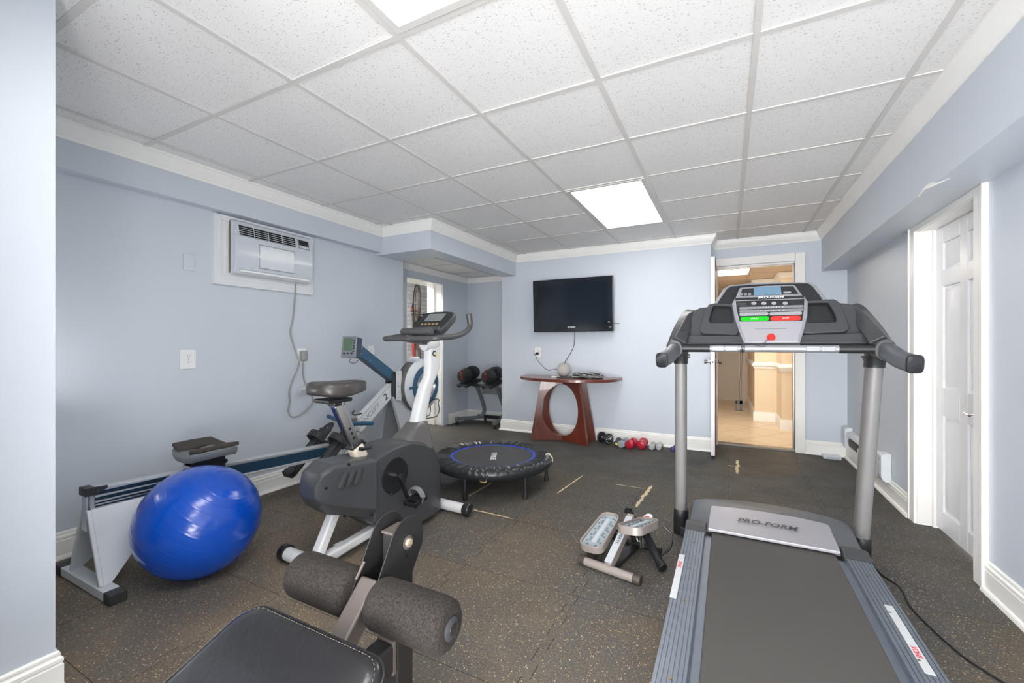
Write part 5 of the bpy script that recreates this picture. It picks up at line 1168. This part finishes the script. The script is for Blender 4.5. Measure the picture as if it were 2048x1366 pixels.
for k,(x,rz) in enumerate(((-3.33,.0),(-2.94,.03))):
    T=Matrix.Translation((x,5.17,.585))@Matrix.Rotation(rz,4,'Z')@Matrix.Rotation(.15,4,'X')
    R(T).box((-.07,-.20,-.02),(-.045,.20,.02)).box((.045,-.20,-.02),(.07,.20,.02)).box((-.09,-.20,.0),(.09,-.06,.025)).box((-.09,.06,.0),(.09,.20,.025)).box((-.05,-.06,-.01),(.05,.06,.01)).build('tray','rk_black',rk,bev=.006)
    if k==0: R(T).rod((.05,.0,-.02),(.28,-.02,-.03),.05,.03).build('tray_bracket','rk_black',rk)
    d=thing('adjustable_dumbbell',('black adjustable dumbbell with red dial on the left tray of the rack','black adjustable dumbbell with red dial on the right tray, nearest the television wall')[k],'dumbbell',(x,5.17,.592),0,'adjustable dumbbells on the rack',rot=(.15,0,rz))
    MB().cyl((0,-.07,.125),(0,.07,.125),.016,20).build('handle','chrome',d)
    for s in (-1,1):
        for j in range(6):
            y=s*(.072+j*.0225); r=.104-.004*j-(.012 if j==5 else 0)
            MB().lathe([(r-.007,-.007),(r,-.0035),(r,.0035),(r-.007,.007),(.0,.007)],(0,y,.125),(0,1,0),36).build('weight_plate','plate_black',d,ang=40)
        e=s*(.075+5*.021+.008)
        MB().lathe([(.045,0),(.045,s*.008),(.03,s*.010),(0,s*.010)],(0,e,.125),(0,1,0),28).build('dial','black_plastic',d,ang=40)
        q=MB(); q.torus((0,e+s*.011,.125),.020,.0018,(0,1,0),28,6); q.box((-.008,min(e,e+s*.006),.172),(.008,max(e,e+s*.006),.20)); q.box((-.010,-.010+s*.13,.222),(.010,.010+s*.13,.229)); q.build('dial_mark','safety_red',d)
# ================================================================= hand weights along the back wall
M('db_grey',(150,158,164),.5); M('db_dark',(70,76,82),.6); M('db_red',(186,24,52),.3,coat=.3,var=.1,vscale=30); M('db_silver',(196,198,196),.3,.5); M('db_purple',(96,64,140),.5); M('yellow_label',(220,210,40),.5)
GRP='hand weights on the floor along the back wall'
def hexhead(q,c,ax,r,l):
    q.lathe([(r*.86,-l/2),(r,-l/2+.008),(r,l/2-.008),(r*.86,l/2),(0,l/2)],c,ax,6)
def dumbbell(lab,x,y,r,l,hl,mt,kind,rz,group=GRP):
    z=r*(.875 if kind=='hex' else 1.0)
    d=thing('dumbbell',lab,'dumbbell',(x,y,0),rz,group)
    MB().cyl((0,-hl/2-.01,z),(0,hl/2+.01,z),.014 if r>.035 else .010,16).build('handle','db_silver' if mt in('db_grey','db_dark','plate_black','db_silver') else mt,d)
    for s in (-1,1):
        q=MB(); c=(0,s*(hl/2+l/2),z)
        if kind=='hex': 
            T=Matrix.Translation(c)@Matrix.Rotation(PI/2,4,'X')@Matrix.Rotation(PI/6,4,'Z'); q.T=T
            q.lathe([(r*.80,-l/2),(r,-l/2+.010),(r,l/2-.010),(r*.80,l/2)],(0,0,0),(0,0,1),6); q.build('head',mt,d,bev=.004,seg=3)
        elif kind=='round': q.lathe([(r*.6,-l/2),(r*.9,-l/2+.004),(r,-l/2+.014),(r,l/2-.014),(r*.9,l/2-.004),(r*.6,l/2),(0,l/2)],c,(0,s,0),28); q.build('head',mt,d,ang=70)
        else: q.lathe([(.016,-l/2),(r*.92,-l/2),(r,-l/2+.004),(r,l/2-.004),(r*.92,l/2),(r*.86,l/2-.003),(r*.55,l/2-.003),(r*.45,l/2+.001),(.016,l/2)],c,(0,s,0),36); q.build('weight_plate',mt,d,ang=30)
    return d
d=dumbbell('black plate dumbbell with chrome bar ends beside the table leg',-1.262,4.845,.063,.022,.105,'plate_black','plate',.95)
MB().cyl((0,-.13,.063),(0,.13,.063),.014,16).build('bar','chrome',d)
for s in (-1,1):
    MB().lathe([(.03,0),(.03,.012),(.016,.016)],(0,s*.076,.063),(0,s,0),20).build('collar','chrome',d)
    q=MB()
    for k in range(10):
        a=2*PI*k/10; q.box((.043*math.cos(a)-.006,s*.0745-.0006,.063+.043*math.sin(a)-.004),(.043*math.cos(a)+.006,s*.0745+.0006,.063+.043*math.sin(a)+.004))
    q.build('plate_marking','white_ink',d)
d=dumbbell('dark grey dumbbell with a yellow label next to the black plate dumbbell',-1.115,4.855,.038,.055,.075,'db_dark','hex',.1)
MB().box((-.018,-.0945,.014),(.020,-.0925,.040)).build('yellow_label','yellow_label',d)
dumbbell('pale grey hexagonal dumbbell between the dark grey and the red ones',-1.04,4.80,.046,.058,.075,'db_grey','hex',-.12)
dumbbell('red round-headed dumbbell next to the pale grey one',-.948,4.79,.048,.058,.07,'db_red','round',-.12)
dumbbell('red round-headed dumbbell next to the pair of silver ones',-.838,4.83,.049,.062,.07,'db_red','round',.02)
dumbbell('silver hexagonal dumbbell beside the red one, left of its pair',-.733,4.84,.036,.05,.06,'db_silver','hex',0)
dumbbell('silver hexagonal dumbbell nearer the purple one, right of its pair',-.664,4.865,.036,.05,.06,'db_silver','hex',0)
dumbbell('small purple dumbbell alone at the right end of the row',-.515,4.865,.026,.03,.055,'db_purple','round',-.25)
# ================================================================= wall heater and floor vent at right
M('heater_white',(222,226,230),.4)
ht=thing('baseboard_heater','white baseboard heater with its cover open, low on the right wall behind the treadmill','heater',(1.085,4.65,.12))
H=lambda:W(ht)
H().box((1.078,4.07,.13),(1.084,5.26,.30)).build('back_plate','heater_white',ht)
H().loft([[V(x,y,z) for x,z in ((1.08,.305),(1.035,.290),(1.028,.262),(1.031,.262),(1.038,.286),(1.08,.300))] for y in (4.16,5.17)]).build('hood','heater_white',ht)
H().box((1.03,4.20,.125),(1.036,4.75,.22)).build('front_cover','heater_white',ht,bev=.002)
for y0,y1 in ((4.065,4.175),(5.16,5.26)):
    H().prism([(1.084,.118),(1.050,.118),(1.030,.135),(1.022,.16),(1.022,.315),(1.04,.330),(1.084,.332)],y0,y1,Matrix(((1,0,0,0),(0,0,1,0),(0,1,0,0),(0,0,0,1)))).build('end_cap','heater_white',ht,bev=.004)
for z in (.16,.285): H().cyl((1.0225,4.12,z),(1.021,4.12,z),.012).build('knockout','ac_grey',ht)
q=H().cyl((1.055,4.2,.2),(1.055,5.15,.2),.011,12)
for k in range(60): q.box((1.04,4.3+k*.0135,.17),(1.072,4.3008+k*.0135,.235))
q.build('heating_fins','brushed_nickel',ht)
v=thing('floor_vent','white slotted vent cover on the floor in the far right corner','vent',(.935,5.255,0)); W(v).box((.862,5.20,0),(1.005,5.33,.028)).build('vent_body','heater_white',v,bev=.004)
q=W(v)
for k in range(2): q.box((.88,5.1985,.008+.01*k),(.99,5.2,.012+.01*k))
q.build('vent_slot','ac_grey',v)
# torn drywall spot under the right beam
q=MB(); pts=[onx(1838,398,.869),onx(1850,386,.869),onx(1862,379,.869),onx(1872,377,.869)]
q=MB(); rr_=random.Random(2)
base=[(pts[0].y,1.907),(pts[1].y-.01,1.93),(pts[2].y-.02,1.922),(pts[3].y,1.907)]
q._new([V(.8685,a,b) for a,b in base]+[V(.8665,(base[0][0]+base[3][0])/2,1.912)],[(0,1,4),(1,2,4),(2,3,4)]); q.tube([V(.868,base[0][0],1.905),V(.864,base[1][0],1.914),V(.867,base[2][0],1.903),V(.90,base[3][0]-.05,1.904)],[.003,.006,.005,.002],6)
t=bpy.data.objects['ceiling_beam_right']; o=q.build('torn_drywall','trim_white',t)
# ================================================================= bicycles hung in the brick room
M('tyre',(58,52,44),.8); M('bike_red',(190,36,40),.35); M('bike_black',(34,32,30),.4); M('fork_orange',(206,96,74),.4); M('rim',(150,150,150),.3,.8)
def bicycle(lab,loc,rot,frame_m,fork_m,red=0):
    b=thing('bicycle',lab,'bicycle',loc,0,'bicycles hung upright in the brick room',rot=rot)
    for nm,cx_ in (('front_wheel',.52),('rear_wheel',-.52)):
        w=MB().torus((cx_,0,0),.325,.024,(0,1,0),48,10).build(nm,'tyre',b)
        MB().torus((cx_,0,0),.295,.010,(0,1,0),48,6).build('wheel_rim','rim',w)
        q=MB()
        for k in range(24):
            a=2*PI*k/24; q.tube([(cx_+.02*math.cos(a+.5),(.02 if k%2 else -.02),.02*math.sin(a+.5)),(cx_+.29*math.cos(a),0,.29*math.sin(a))],.0012,4,caps=False)
        q.build('spokes','rim',w)
        MB().cyl((cx_,-.05,0),(cx_,.05,0),.02,14).build('hub','rim',w)
    q=MB(); P=dict(h=(.36,0,.42),h2=(.385,0,.32),s=(-.14,0,.42),bb=(-.08,0,-.02),r=(-.52,0,0))
    for a,c,r in (('h','s',.018),('h2','bb',.022),('s','bb',.018),('h','h2',.022)): q.cyl(P[a],P[c],r,12)
    q.build('bicycle_frame',frame_m,b); q=MB()
    for s in (-1,1): q.tube([P['bb'],(-.2,s*.05,-.01),(-.52,s*.06,0)],.010,8).tube([(-.13,0,.38),(-.2,s*.04,.3),(-.52,s*.06,0)],.009,8)
    q.build('rear_stays','bike_red' if red else frame_m,b)
    f=MB(); 
    for s in (-1,1): f.cyl((.40,s*.055,.29),(.52,s*.06,0),.016,12)
    f.cyl((.40,-.07,.29),(.40,.07,.29),.016,10); f.build('fork',fork_m,b)
    for s in (-1,1): MB().cyl((.41,s*.055,.26),(.46,s*.058,.14),.019,12).build('fork_stanchion','fork_orange' if red else 'chrome',b)
    MB().cyl((.36,0,.42),(.345,0,.50),.016,10).tube([(.36,-.30,.50),(.35,-.06,.51),(.35,.06,.51),(.36,.30,.50)],.013,10).build('handlebar','bike_black',b)
    for s in (-1,1):
        MB().cyl((.355,s*.19,.505),(.358,s*.30,.502),.018,12).build('grip','black_rubber',b)
        MB().tube([(.36,s*.17,.50),(.40,s*.19,.49),(.41,s*.27,.485)],.006,6).build('brake_lever','rim',b)
    MB().cyl((-.14,0,.42),(-.17,0,.55),.013,10).build('seat_tube_post','bike_black',b)
    MB().loft([[V(-.17+x,w*math.cos(a),.565+.02*math.sin(a)) for a in [2*PI*k/12 for k in range(12)]] for x,w in ((-.13,.05),(-.1,.07),(-.02,.055),(.06,.025),(.13,.018),(.14,.008))]).build('saddle','bike_black',b)
    c=MB().torus((-.08,.045,-.02),.085,.006,(0,1,0),36,6).build('chainring','rim',b); q=MB()
    for k in range(5): a=2*PI*k/5; q.cyl((-.08,.045,-.02),(-.08+.08*math.cos(a),.045,-.02+.08*math.sin(a)),.006,6)
    q.build('chainring_arms','rim',c)
    for s,dz in ((1,-.17),(-1,.17)):
        k=MB().rods([(-.08,s*.06,-.02),(-.08+dz*.5,s*.075,-.02+dz*.85)],.015,.02,up=(0,1,0)).build('crank','bike_black',b)
        MB().ring(rrect(.09,.07,.01,3,-.08+dz*.5,s*.12),rrect(.07,.05,.008,3,-.08+dz*.5,s*.12),-.03+dz*.85,-.01+dz*.85).build('pedal','bike_black',k)
    return b
az=.70
# forward of the bicycle points up; its side faces the opening at an angle
def hang(p,rz): 
    M_=Matrix.Rotation(rz,4,'Z')@Matrix.Rotation(-PI/2,4,'Y'); e=M_.to_euler(); return p,(e.x,e.y,e.z)
l,r=hang((-4.93,5.93,1.36),.72-PI/2+.12); bicycle('black bicycle with orange fork hung nose up in the brick room doorway',l,r,'bike_black','bike_black',1)
l,r=hang((-4.60,6.05,1.30),.72-PI/2+.05); bicycle('black bicycle hung nose up, mostly hidden behind the doorway jamb',l,r,'bike_black','bike_black')
# ================================================================= camera, world
cd=bpy.data.cameras.new('camera'); cam=bpy.data.objects.new('camera',cd); C.objects.link(cam)
cam.location=(0,0,1.15); cam.rotation_euler=(PI/2,0,.47185); cd.sensor_width=36; cd.lens=844.4/2048*36; cd.shift_y=5.4/2048; cd.clip_start=.02
bpy.context.scene.camera=cam
wd=bpy.data.worlds.new('world'); bpy.context.scene.world=wd; wd.use_nodes=True; wd.node_tree.nodes['Background'].inputs[0].default_value=(.97,.98,1,1); wd.node_tree.nodes['Background'].inputs[1].default_value=5.2
vs=bpy.context.scene.view_settings; vs.view_transform='Standard'; vs.look='None'; vs.exposure=1.34; vs.gamma=1; vs.use_curve_mapping=False

def area(name,loc,rot,sx,sy,e,col):
    l=bpy.data.lights.new(name,'AREA'); l.shape='RECTANGLE'; l.size=sx; l.size_y=sy; l.energy=e; l.color=col
    o=bpy.data.objects.new(name,l); C.objects.link(o); o.location=loc; o.rotation_euler=rot; return o
area('bounce_fill',(.15,-.6,.15),(PI-.95,0,.2),1.0,1.0,34,(1,.99,.97))  # added fill light behind the camera, in place of a bounced flash
area('corner_fill',(-2.88,.66,.8),(PI-.6,0,-.7),.18,.18,1.2,(1,.99,.97))  # added fill light hidden behind the left pillar, lifts ceiling and left wall
